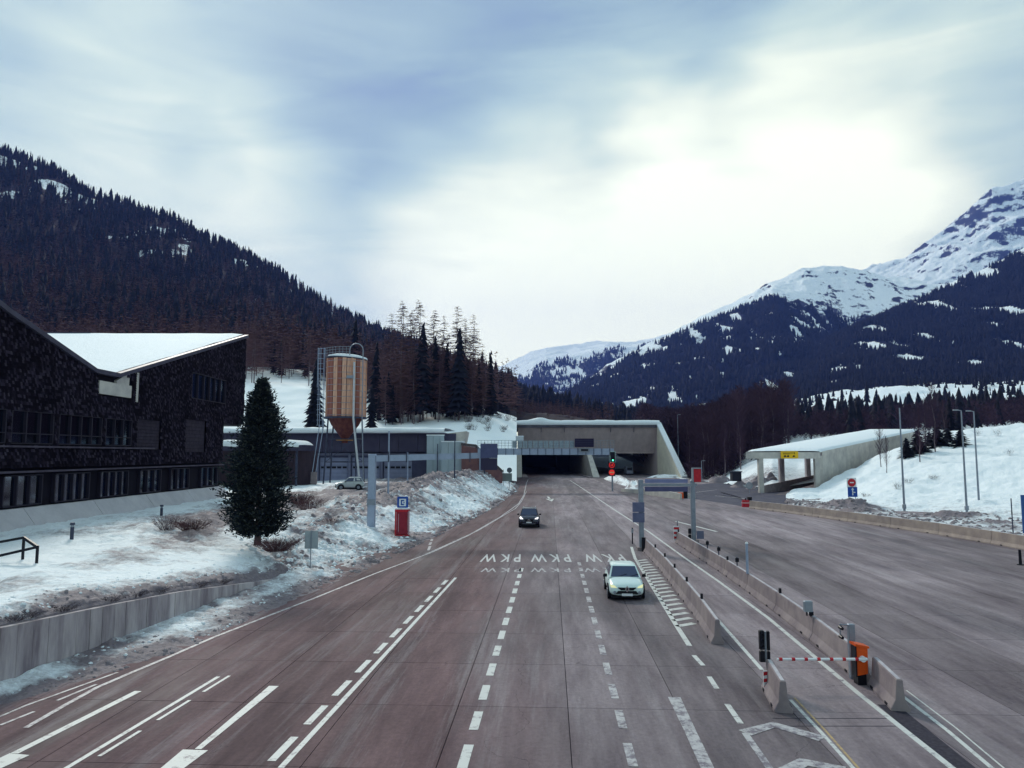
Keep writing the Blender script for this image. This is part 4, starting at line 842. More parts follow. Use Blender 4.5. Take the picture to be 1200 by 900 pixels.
def shingled_building():
    X0 = -36.3; XB = -63.5; t = thing('shingled_building', 'long dark timber shingled building with a snowy butterfly roof at the left', 'building', (X0, 60, 3))
    o = Vector(t.location); A = Vector
    ztop = lambda Y: float(np.interp(Y, [36, 44, 52.5, 64.0, 67.8, 100], [23.0, 20.2, 17.4, 14.35, 14.35, 23.2]))
    YN, YF, YG = 37.0, 100.0, 93.2
    b = MB(o); xw = X0-.32
    prof = [(YN, 3), (YG, 3), (YG, 10.9), (YF, 10.9), (YF, ztop(YF)), (67.8, ztop(67.8)), (64, ztop(64)), (52.5, ztop(52.5)), (44, ztop(44)), (YN, 22.6)]
    b.extr([(xw, y, z) for y, z in prof], (XB-xw, 0, 0)); b.build('wall', mat('dark_wall', (.008, .006, .012), rough=.9), t)
    # openings: (name, y0, y1, z0, z1, panes)
    op = []
    for a, c, n in ((-30, -2, 4), (7, 52, 3), (67, 107, 4), (120, 152, 4), (166, 190, 3), (202, 223, 3), (237, 256, 3)): op.append((YX(a), YX(c), 3.15, 5.45, n, 'g'))
    for a, c, n in ((-30, 5, 3), (12, 61, 3), (68, 118, 4), (123, 153, 3)): op.append((YX(a), YX(c), 7.75, 10.25, n, 'm'))
    op.append((YX(160), YX(187), 7.4, 10.4, 0, 'r')); op.append((YX(217), YX(240), 7.2, 10.9, 0, 'r')); op.append((YX(222), YX(262), 13.3, 16.3, 6, 's')); op.append((YX(112), YX(150), 12.3, 14.15, 0, 'b'))
    def inop(y, z):
        for q in op:
            if q[0]-.12 < y < q[1]+.12 and q[2]-.08 < z < q[3]+.1: return True
        return False
    b = MB(o); rnd = random.Random(5); z = 5.75; row = 0
    while z < 23:
        y = YN+(row % 2)*.15
        while y < YF:
            w = .20+rnd.uniform(-.03, .03); yc = y+w/2
            if z+.26 < ztop(yc)-.3 and not inop(yc, z+.15) and not (yc > YG and z < 10.9) and not (5.7 < z < 5.9):
                e = rnd.uniform(.0, .035); z0 = z-rnd.uniform(0, .035); xo = X0+e; xi = X0-.03; z1 = z+.29
                b.add([(xi, y, z1), (xi, y+w, z1), (xo+.03, y+w, z0), (xo+.03, y, z0), (xi-.05, y+w, z0), (xi-.05, y, z0)], [(0, 3, 2, 1), (3, 5, 4, 2), (0, 5, 3), (1, 2, 4)])
            y += w+rnd.uniform(.01, .035)
        z += .235; row += 1
    s = b.build('shingle', SHING, t); s['kind'] = 'stuff'
    # end face shingle boards, facing the camera on the overhang side are not seen; underside of the overhang
    b = MB(o); b.box((X0+XB)/2, (YG+YF)/2, 10.8, abs(XB-X0)-.6, YF-YG, .2); b.build('soffit', FRAME, t)
    for (y0, y1, z0, z1, n, k) in op:
        if k == 'b':
            b = MB(o); b.box(X0-.2, (y0+y1)/2, (z0+z1)/2-.35, .5, y1-y0, z1-z0-.7); b.build('balcony_parapet', CONCP, t)
            b = MB(o); b.hexa([(X0-.1, y1-2.5, z0+.1), (X0-.1, y1-.3, z0+.1), (X0-.3, y1-.3, z0+.1), (X0-.3, y1-2.5, z0+.1), (X0-.02, y1-2.5, z1-.4), (X0-.02, y1-.3, z1+.55), (X0-.3, y1-.3, z1+.55), (X0-.3, y1-2.5, z1-.4)]); b.build('balcony_side', CONCP, t)
            b = MB(o); b.box(X0-.05, y1+1.1, (z0+z1)/2+.2, .2, .4, z1-z0+1.0); b.build('balcony_post', CONCP, t); continue
        if k == 'r':
            b = MB(o)
            for q in range(9): b.box(X0-.2, (y0+y1)/2, z0+(z1-z0)*(q+.5)/9, .12, y1-y0, (z1-z0)/9-.03)
            b.build('shutter', mat('shutter_boards', (.02, .015, .026), (.04, .03, .045), 2, .8), t); continue
        f = MB(o); f.box(X0-.14, (y0+y1)/2, z0+.04, .34, y1-y0, .08); f.box(X0-.14, (y0+y1)/2, z1-.04, .34, y1-y0, .08)
        for q in range(n+1): f.box(X0-.15, y0+(y1-y0)*q/n, (z0+z1)/2, .3, .13, z1-z0-.18)
        if k == 'm': f.box(X0-.15, (y0+y1)/2, z0+.78, .26, y1-y0-.1, .07)
        w = f.build('window', FRAME, t)
        for q in range(n):
            a, c = y0+(y1-y0)*q/n+.07, y0+(y1-y0)*(q+1)/n-.07
            g = MB(o); g.box(X0-.235, (a+c)/2, (z0+z1)/2, .02, c-a, z1-z0-.2); g.build('pane', GLASS, w)
            back = (k == 'g' and rnd.random() < .8 and y0 > 55) or (k == 's' and q in (0, 1, 3)) 
            h = MB(o)
            if back: 
                m = 12; ys = np.linspace(a, c, m); 
                for i in range(m-1): h.quad((X0-.29-.015*(i % 2), ys[i], z0+.1), (X0-.29-.015*((i+1) % 2), ys[i+1], z0+.1), (X0-.29-.015*((i+1) % 2), ys[i+1], z1-.15), (X0-.29-.015*(i % 2), ys[i], z1-.15))
                h.build('curtain', CURT, w)
            elif k == 'm' and rnd.random() < .8:
                h.box(X0-.29, (a+c)/2, z0+.42, .03, c-a-.15, .6); h.build('blind', CURT, w)
    for z, d in ((5.68, .3), (7.55, .22)):
        b = MB(o); b.box(X0+.02, (YN+(YG if z < 6 else 75))/2, z, d*2, (YG if z < 6 else 75)-YN, .14); b.build('ledge', mat('ledge_board', (.09, .075, .10), (.05, .04, .06), 1, .8), t)
    # battered concrete plinth in separate panels
    y = YN; k = 0
    while y < YG:
        L_ = 9.2; y1 = min(y+L_-.06, YG); b = MB(o); b.hexa([(X0+1.75, y, .9), (X0+1.75, y1, .9), (X0-.35, y1, .9), (X0-.35, y, .9), (X0+.12, y, 3.02), (X0+.12, y1, 3.02), (X0-.35, y1, 3.02), (X0-.35, y, 3.02)])
        b.build('plinth_panel', mat('plinth_concrete', (.50, .48, .49), (.40, .38, .40), .5, .85, .05, 8), t); y += L_; k += 1
    # roof edge fascia and snow
    ys = [YN, 44, 52.5, 64, 67.8, YF+.3]; b = MB(o)
    for a, c in zip(ys[:-1], ys[1:]):
        za, zc = ztop(a), ztop(c); b.hexa([(X0+.22, a, za-.32), (X0+.22, c, zc-.32), (X0-.4, c, zc-.32), (X0-.4, a, za-.32), (X0+.22, a, za+.06), (X0+.22, c, zc+.06), (X0-.4, c, zc+.06), (X0-.4, a, za+.06)])
    b.build('roof_edge', mat('roof_edge_metal', (.07, .065, .10), (.05, .045, .07), 1, .5), t)
    b = MB(o)
    for a, c in zip(ys[:-1], ys[1:]):
        za, zc = ztop(a)+.005, ztop(c)+.005; b.hexa([(X0-.4, a, za-.3), (X0-.4, c, zc-.3), (XB-.3, c, zc-.3), (XB-.3, a, za-.3), (X0-.4, a, za), (X0-.4, c, zc), (XB-.3, c, zc), (XB-.3, a, za)])
    rf = b.build('roof', mat('roof_deck', (.05, .045, .06), rough=.8), t)
    n = 90; yy = np.linspace(YN+.3, YF-.1, n); xx = np.linspace(X0-.42, XB+.1, 50); V = []
    for a in yy:
        for x in xx: V.append((x, a, ztop(a)+.07+.16*min(1, (X0-.42-x)/1.5)+.05*float(fbm(x*.3, a*.3, 2))))
    F = [(i*50+j, (i+1)*50+j, (i+1)*50+j+1, i*50+j+1) for i in range(n-1) for j in range(49)]
    b = MB(o); b.add(V, F); b.build('roof_snow', SNOWC, t, True)
    b = MB(o); b.box(XB+3, YF-.1, 23.4, 6, .2, .3); b.build('verge_trim', MATS['roof_edge_metal'], rf)
shingled_building()
# ================================================================== DEPOT WITH GARAGE DOORS
def depot():
    Y0 = 150; X1, X2 = -72.0, -14.0; z0 = 1.5; t = thing('depot', 'long flat roofed depot with grey garage doors and a thick snow cover on its roof', 'building', (-40, Y0, z0)); o = Vector(t.location)
    WALLB = mat('depot_wall', (.10, .10, .17), (.07, .07, .12), .5, .7); FAS = mat('depot_fascia', (.045, .04, .075), (.06, .055, .09), .5, .6)
    b = MB(o); b.box((X1+X2)/2, Y0+14, 6.3, X2-X1, 28, 9.8); b.build('wall', WALLB, t)
    b = MB(o)
    x = X1
    while x < X2-.5: b.box(x+1.9, Y0-.9, 9.25, 3.74, 2.2, 3.6); x += 3.8
    b.build('fascia', FAS, t)
    b = MB(o); b.box((X1+X2)/2, Y0+12, 11.18, X2-X1+1, 30, .25); rf = b.build('roof', mat('roof_trim', (.22, .22, .28), rough=.6), t)
    xx = np.linspace(X1-.6, X2+.6, 120); V = []; R = [(-3.1, 11.2), (-3.35, 11.5), (-3.1, 12.0), (-1.5, 12.25), (8, 12.3), (26, 12.3)]
    for x in xx:
        for d, z in R: V.append((x, Y0+d+.12*math.sin(x*.7), z+(.16*float(fbm(x*.35, d*.3, 3)) if z > 11.4 else 0)))
    n = len(R); F = [(i*n+j, (i+1)*n+j, (i+1)*n+j+1, i*n+j+1) for i in range(119) for j in range(n-1)]; b = MB(o); b.add(V, F); b.build('roof_snow', SNOWC, rf, True)
    DOOR = mat('garage_door', (.26, .28, .40), (.22, .24, .35), .6, .6)
    x = X1+1
    while x < X2-6:
        p = MB(o); p.box(x-.35, Y0-.35, 4.3, .5, .7, 5.6); p.build('pillar', mat('depot_pillar', (.16, .17, .25), rough=.7), t)
        d = MB(o)
        for k in range(6): d.box(x+2.9, Y0-.1, 2.0+k*.78, 5.6, .16+.02*(k % 2), .74)
        dr = d.build('garage_door', DOOR, t)
        w = MB(o)
        for k in range(5): w.box(x+.75+k*1.08, Y0-.2, 4.32, .86, .06, .42)
        w.build('pane', BLACK, dr); x += 6.45
    b = MB(o); b.box((X1+X2)/2, Y0-.2, 6.95, X2-X1, .5, .5); b.build('lintel', mat('depot_lintel', (.19, .19, .27), rough=.7), t)
    AN = mat('annex_panel', (.42, .50, .54), (.36, .44, .48), .5, .6)
    a = thing('annex', 'pale grey panelled annex at the right end of the depot', 'building', (-13, 143, 1.5)); o = Vector(a.location)
    for xa, xb, ya, zt in ((-16.9, -13.5, 147, 10.3), (-13.5, -9.6, 142, 8.95)):
        x = xa
        while x < xb-.3:
            w = min(1.3, xb-x); b = MB(o); b.box(x+w/2, ya+4, zt/2+.9, w-.04, 8, zt-1.2); b.build('wall_panel', AN, a); x += w
        b = MB(o); b.box((xa+xb)/2, ya+4, zt+.42, xb-xa+.1, 8.2, .22); b.build('roof_snow', SNOWC, a)
    # pale concrete end wing of the roof
    b = MB(o); b.hexa([(-13.9, 148, 8.2), (-9.9, 150, 8.2), (-9.9, 160, 8.2), (-13.9, 160, 8.2), (-13.9, 148, 11.0), (-9.2, 150, 11.6), (-9.2, 160, 11.6), (-13.9, 160, 11.0)]); b.build('concrete_wing', CONCP, a)
    BR = mat('reddish_wall', (.24, .12, .11), (.15, .08, .09), .8, .9); o = Vector((-7, 141, 2)); w = thing('retaining_wall', 'reddish sloping wall between the annex and the snowy slope', 'wall', o)
    b = MB(o); b.extr([(-9.6, 141, 1.5), (-1.8, 141, 1.5), (-1.8, 141, 3.4), (-5.2, 141, 6.4), (-7.0, 141, 8.3), (-9.6, 141, 8.6)], (0, .8, 0)); b.build('wall_face', BR, w)
    b = MB(o); b.extr([(-9.7, 141, 8.62), (-7.0, 141, 8.32), (-5.2, 141, 6.42), (-1.8, 141, 3.42), (-1.6, 141, 3.8), (-5.0, 141, 6.85), (-6.8, 141, 8.8), (-9.7, 141, 9.1)], (0, .9, 0)); b.build('coping', mat('dark_rubble', (.06, .05, .06), (.12, .1, .1), 3, .9), w)
    o = Vector((-47, 124, 2)); c = thing('canopy', 'low canopy with snow on top between the shingled building and the depot', 'canopy', o)
    b = MB(o); b.box(-47.5, 126, 7.9, 25, 9, .7); b.build('roof', FAS, c)
    xs = np.linspace(-60.2, -34.9, 60); V = []; R = [(-4.6, 8.2), (-4.7, 8.6), (-4.3, 9.1), (-2, 9.3), (4.4, 9.3)]
    for x in xs:
        e = min(1, (-34.8-x)/1.2)
        for d, z in R: V.append((x, 126+d, 8.2+(z-8.2)*max(.0, e)**.4+.08*math.sin(x*1.3)))
    F = [(i*5+j, (i+1)*5+j, (i+1)*5+j+1, i*5+j+1) for i in range(59) for j in range(4)]; b = MB(o); b.add(V, F); b.build('roof_snow', SNOWC, c, True)
    b = MB(o); b.box(-46, 129.5, 4.6, 24, .5, 6); b.build('wall', mat('brown_boards', (.09, .06, .075), (.06, .045, .06), 2, .85, stretch=(4, 1, .3)), c)
    for x in (-58, -50, -42, -35.4): b = MB(o); b.box(x, 122.2, 4.7, .3, .3, 5.8); b.build('post', STEELD, c)
depot()
# ================================================================== TIMBER SILO
def silo():
    o = Vector((-29.3, 130, 2.2)); t = thing('timber_silo', 'upright timber plank silo on tall steel legs with a rusty funnel', 'silo', o); R = 3.35; zb, zt = 13.4, 23.6
    WOOD = mat('larch_planks', (.52, .27, .19), (.76, .46, .32), 1.2, .75, stretch=(3, 3, .35)); WOODSHADE = mat('shaded_red_planks', (.26, .09, .07), (.34, .14, .10), 1.2, .75, stretch=(3, 3, .35)); RUST = mat('rusty_steel', (.10, .03, .035), (.17, .06, .045), 1.5, .7)
    core = MB(o); core.tube((o.x, o.y, zb), (o.x, o.y, zt), R-.1, n=24); core.build('core', mat('core_boards', (.10, .05, .04), rough=.9), t)
    n = 26; w = 2*math.pi*R/n; pm = MB().cbox(0, 0, 0, w-.09, .12, zt-zb, .02).mesh('plank', WOOD); pr = pm.copy(); pr.materials.clear(); pr.materials.append(WOODSHADE)
    for k in range(n):
        a = 2*math.pi*k/n; me = pr if (-1.0 > math.cos(a)*1.2-.0 or (math.cos(a) < -.55)) or k in (19, 23) else pm  # left planks darker red, the shaded side put into colour; two front planks match
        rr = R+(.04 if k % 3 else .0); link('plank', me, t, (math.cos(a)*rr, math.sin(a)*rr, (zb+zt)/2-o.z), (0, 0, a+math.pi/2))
    for k in range(0, n, 3):
        a = 2*math.pi*(k+.5)/n; b = MB(); b.box(0, 0, 0, .16, .16, zt-zb+.1); b.build('batten', WOOD, t, loc=(math.cos(a)*(R+.17), math.sin(a)*(R+.17), (zb+zt)/2-o.z), rot=(0, 0, a))
    hoops = [zb+.3+k*1.05 for k in range(10)]
    for z in hoops: b = MB(o); b.ring((o.x, o.y, z), R+.09, R+.15, (0, 0, 1), .07, 36); b.build('hoop', GALV, t)
    b = MB(o); b.ring((o.x, o.y, zb-.1), R-.3, R+.35, (0, 0, 1), .3, 32); b.build('ring_beam', STEELD, t)
    rg = [[(o.x+math.cos(a)*r, o.y+math.sin(a)*r, z) for a in [k*math.pi/10 for k in range(20)]] for z, r in ((zb, R-.3), (zb-1.3, R*.72), (9.6, .55), (8.9, .5))]; b = MB(o); b.loft(rg, True, True); b.build('funnel', RUST, t)
    b = MB(o); b.ring((o.x, o.y, 9.4), .5, 1.5, (0, 0, 1), .12); b.build('outlet_platform', mat('ochre_steel', (.38, .19, .06), rough=.7), t)
    # sloped lid with snow
    rg = [[(o.x+math.cos(a)*r, o.y+math.sin(a)*r, z-.12*math.cos(a)*r/R*2) for a in [k*math.pi/14 for k in range(28)]] for z, r in ((zt, R+.1), (zt+.22, R+.2))]; b = MB(o); b.loft(rg, True, True); lid = b.build('lid', STEELD, t)
    rg = [[(o.x+.2+math.cos(a)*r, o.y+math.sin(a)*r, z-.1*math.cos(a)*r/R*2) for a in [k*math.pi/14 for k in range(28)]] for z, r in ((zt+.22, R+.1), (zt+.5, R+.05), (zt+.8, R*.7), (zt+.85, .2))]; b = MB(o); b.loft(rg, False, True); b.build('snow_cap', SNOWC, lid, True)
    for a in (.6, 1.1+1.4, 3.75, 5.5):
        x, y = math.cos(a)*R, math.sin(a)*R; b = MB(o); b.tube((o.x+x*.93, o.y+y*.93, zb), (o.x+x*1.12, o.y+y*1.12, 1.6), .14); b.build('leg', STEELD, t)
    b = MB(o)
    an = [.6, 2.5, 3.75, 5.5]
    for i in range(4):
        a, c = an[i], an[(i+1) % 4]
        for zz in (9.6, 5.6): b.tube((o.x+math.cos(a)*R*1.0, o.y+math.sin(a)*R*1.0, zz), (o.x+math.cos(c)*R*1.0, o.y+math.sin(c)*R*1.0, zz), .07, n=6)
        b.tube((o.x+math.cos(a)*R*1.05, o.y+math.sin(a)*R*1.05, 5.6), (o.x+math.cos(c)*R, o.y+math.sin(c)*R, 9.6), .05, n=6)
    b.build('brace', STEELD, t)
    # ladder cage on the left, railing on the lid, filler pipes on the right
    b = MB(o); lx, ly = o.x-R-.7, o.y-1.0
    for dx in (-.75, -.25, .3): b.tube((lx+dx, ly, 11.2 if dx > -.5 else 18.6), (lx+dx, ly, 25.6), .05, n=5)
    for dx in (-.75, .3): b.tube((lx+dx, ly+.7, 12), (lx+dx, ly+.7, 25.6), .05, n=5)
    for k in range(16): z = 12+k*.9; b.tube((lx-.75, ly, z), (lx+.3, ly, z), .035, n=5); b.tube((lx+.3, ly, z), (lx+.3, ly+.7, z), .035, n=5); b.tube((lx-.75, ly+.7, z), (lx-.75, ly, z), .035, n=5)
    b.tube((lx-.2, ly, 12), (lx-1.4, ly-.3, 2.0), .08); b.tube((lx+.6, ly, 12.5), (lx-.9, ly, 2.0), .08); b.build('ladder_cage', STEEL, t)
    b = MB(o)
    for z in (24.6, 25.1, 25.55): b.path([(o.x-R-.4, o.y-1, z), (o.x-R*.3, o.y-R*.9, z), (o.x+1.3, o.y-R*.9, z)], .035, 5)
    for k in range(9): x = o.x-R-.4+k*.62; y = o.y-1-min(1, k/4)*1.9; b.tube((x, y, 23.8), (x, y, 25.55), .035, n=5)
    b.build('railing', GALV, t)
    PIPE = mat('pale_pipe', (.60, .62, .64), (.48, .5, .54), 2, .5)
    b = MB(o); px = o.x+R*.55; py = o.y-R*.95; pts = [(px-.6, py, 24.0)]+[(px+.55-1.15*math.cos(a), py, 24.9+1.15*math.sin(a)) for a in [k*math.pi/10 for k in range(11)]]+[(px+1.7, py, 24), (px+1.75, py-.05, zb), (px+2.2, py-.1, 2.1)]
    b.path(pts, .085, 8); b.build('vent_pipe', GALV, t)
    b = MB(o); b.path([(px+.25, py-.15, 22.8), (px+.3, py-.2, 13), (px+1.6, py-.3, 2.2)], .17, 8); b.build('filler_pipe', PIPE, t)
    b = MB(o); b.box(px-.45, py-.2, 20.2, 1.1, .4, .5); b.build('control_box', GALV, t)
    b = MB(o); b.box(o.x-R-1.5, o.y-1.5, 2.9, .9, .9, 2.0); b.build('footing', CONC, t)
silo()
# ================================================================== TUNNEL PORTAL
def portal():
    o = Vector((25, 243, 0)); t = thing('tunnel_portal', 'wide concrete tunnel portal with two openings and snow on its roof', 'tunnel portal', o); Y0 = 243
    LW = mat('portal_lintel', (.60, .50, .49), (.46, .38, .38), .5, .85, stretch=(1.6, 1.6, .22), lo=.3, hi=.7, pos=True)
    xs = [2.0, 9.6, 17.2, 24.8, 32.4, 40.0, 47.5]
    for a, c in zip(xs[:-1], xs[1:]):
        b = MB(o); b.extr([(a, Y0, 15.9), (a, Y0+5.5, 7.2), (a, Y0+9, 7.2), (a, Y0+9, 15.9)], (c-a-.04, 0, 0)); b.build('lintel_panel', LW, t)
    b = MB(o); b.box(24.8, Y0+.2, 16.05, 46.4, 1.4, .9); b.build('cornice', mat('cornice_concrete', (.15, .145, .17), (.07, .07, .09), .4, .8, stretch=(1, 1, .4)), t)
    xx = np.linspace(1.2, 48.4, 130); R = [(-.75, 16.45), (-.95, 16.8), (-.8, 17.5), (.2, 18.0), (6, 18.2), (22, 18.3), (48, 17.5)]; V = []
    for x in xx:
        for d, z in R: V.append((x, Y0+d, z+(.28*float(fbm(x*.25, d*.1, 4))+1.0*math.exp(-((x-9)/2.6)**2)*(.9 if z > 17.2 else 0) if z > 16.6 else 0)))
    n = len(R); F = [(i*n+j, (i+1)*n+j, (i+1)*n+j+1, i*n+j+1) for i in range(129) for j in range(n-1)]; b = MB(o); b.add(V, F); b.build('roof_snow', SNOWC, t, True)
    b = MB(o); b.box(24.8, Y0+28, 16.0, 47, 40, .8); b.build('roof', CONC, t)
    WA = CONCP
    b = MB(o); b.hexa([(1.5, 225, 0), (3.0, 225, 0), (3.0, Y0+150, 0), (1.5, Y0+150, 0), (1.5, 232, 7.2), (3.0, 232, 7.2), (3.0, Y0+150, 7.2), (1.5, Y0+150, 7.2)]); b.build('side_wall', WA, t)
    b = MB(o); b.hexa([(24.6, 226, 0), (26.6, 226, 0), (25.6, Y0+60, 0), (23.4, Y0+60, 0), (24.0, 238, 7.2), (25.4, 238, 7.2), (25.4, Y0+60, 7.2), (23.6, Y0+60, 7.2)]); b.build('middle_wall', WA, t)
    b = MB(o); b.box(24.3, Y0+105, 3.6, 1.6, 90, 7.2); b.build('middle_wall', CONC, t)
    b = MB(o); b.box(48.4, Y0+25, 8, 1.8, 50, 16.2); b.build('end_wall', LW, t)
    # right wing wall: steps of one sloping slab, with snow on its sloping top
    seg = [(Y0, 16.6), (236.5, 12.4), (230, 8.2), (223.5, 4.1), (217, .15)]
    for (ya, za), (yb, zb) in zip(seg[:-1], seg[1:]):
        xa, xb = 47.5+(Y0-ya)*.075, 47.5+(Y0-yb)*.075; b = MB(o); b.hexa([(xa, ya, -.1), (xb, yb+.05, -.1), (xb+1.3, yb+.05, -.1), (xa+1.3, ya, -.1), (xa, ya, za), (xb, yb+.05, max(zb, .05)), (xb+1.3, yb+.05, max(zb, .05)), (xa+1.3, ya, za)]); b.build('wing_wall', mat('wing_concrete', (.80, .74, .60), (.68, .62, .50), .4, .85, .1, 4, pos=True), t)
    b = MB(o); xa, xb = 47.5, 49.45
    b.hexa([(xa-.1, Y0, 16.6), (xb-.1, 216.4, -.1), (xb+1.4, 216.4, -.1), (xa+1.4, Y0, 16.6), (xa-.2, Y0, 17.4), (xb-.2, 215.9, .6), (xb+1.4, 215.9, .6), (xa+1.4, Y0, 17.4)]); b.build('wing_snow', SNOWC, t)
    b = MB(o); b.box(13.5, Y0+80, 7.3, 21, 150, .25); b.box(36.5, Y0+35, 7.35, 23, 60, .25); b.build('ceiling', LW, t)
    b = MB(o); b.box(13.5, Y0+152, 3.6, 24, .4, 8); b.build('tunnel_back', DARKIN, t)
    for x in (8.5, 13.5, 18.5):
        for y in (Y0+12, Y0+30, Y0+50, Y0+72): b = MB(o); b.cbox(x, y, 7.08, .5, 1.4, .2, .03); b.build('tunnel_lamp_housing', GREYB, t)
    for x in (9.6, 17.2, 32.4, 40.0): b = MB(o); b.box(x, Y0+.15, 14.9, .14, .5, 1.6); b.build('drain_pipe', STEELD, t)
    b = MB(o); b.box(3.9, Y0+30, .18, 1.6, 110, .2); b.box(22.9, Y0+30, .18, 1.0, 110, .2); b.build('kerb', CONC, t)
    L_ = thing('van', 'grey van in the shade under the right opening of the tunnel portal', 'van', (39.5, 252, 0)); mv = mat('van_grey', (.20, .21, .26), rough=.5)
    b = MB(); b.loft([[(s*w, y, z) for s, z in ((-1, .45), (-1, zt*.55), (-.86, zt), (.86, zt), (1, zt*.55), (1, .45))] for y, w, zt in ((-2.6, 1.1, 1.2), (-2.4, 1.15, 1.5), (-1.5, 1.18, 2.7), (2.5, 1.18, 2.8), (2.7, 1.1, 2.6))], True, True); b.build('body', mv, L_)
    b = MB(); b.quad((-.9, -2.42, 1.5), (.9, -2.42, 1.5), (.86, -1.68, 2.5), (-.86, -1.68, 2.5)); b.build('windscreen', BLACK, L_)
    for s in (-1, 1):
        for y in (-1.7, 1.7): b = MB(); b.tube((s*.95, y, .4), (s*1.2, y, .4), .4, n=14); b.build('wheel', BLACK, L_)
portal()
def mound(name, cx, cy, rx, ry, h, m, label, cat, rot=0, z0=0, dirt=.4, seed=0, rough=.5):
    n = 26; V = []
    c, s = math.cos(rot), math.sin(rot); g = np.zeros((n, n, 4))
    for i in range(n):
        for j in range(n):
            u, v = i/(n-1)*2-1, j/(n-1)*2-1; r = max(abs(u), abs(v)); q = math.hypot(u, v)+1e-6; k = r/q; uu, vv = u*k, v*k; rr = r
            hh = h*max(0, 1-rr**2)*(1+rough*float(fbm(uu*2.3+seed, vv*2.3, 4)))-.04*rr; x, y = uu*rx, vv*ry
            g[i, j] = (cx+x*c-y*s, cy+x*s+y*c, z0+hh, min(1, max(0, dirt+.6*float(fbm(uu*3+seed, vv*3, 3)))))
    o = grid_obj(name, g, m, kind=None); return tag(o, label, cat, kind=None)
mound('snow_heap', 26.6, 187, 1.8, 30, 1.5, SNOW, 'long low snow heap in front of the pillar between the two tunnel openings', 'snow heap', -.02, dirt=.35, seed=2)
mound('snow_heap', 24.3, 148, 1.9, 5.5, 1.7, SNOW, 'rounded snow heap around the foot of the red signal pole', 'snow heap', 0, dirt=.3, seed=4)
mound('snow_heap', 46, 222, 6, 3.0, .9, SNOW, 'snow heap along the foot of the sloping wing wall', 'snow heap', 0, dirt=.15, seed=6)
# low kerb wall along the ramp to the right opening
def ramp_wall():
    pts = [G(728, 576), G(752, 579), G(775, 582.5), G(797, 585.5)]; o = pts[0].copy(); t = thing('low_wall', 'low pale concrete wall along the ramp to the right tunnel opening', 'wall', o)
    for a, c, h0, h1 in zip(pts[:-1], pts[1:], (.5, .8, 1.1), (.8, 1.1, .9)):
        n = Vector((-(c-a).y, (c-a).x, 0)).normalized()*.35; e = (c-a).normalized()*.04; c2 = c-e; b = MB(o); b.hexa([a, c2, c2+n, a+n, a+Vector((0, 0, h0)), c2+Vector((0, 0, h1)), c2+n+Vector((0, 0, h1)), a+n+Vector((0, 0, h0))]); b.build('wall_block', CONCP, t)
ramp_wall()
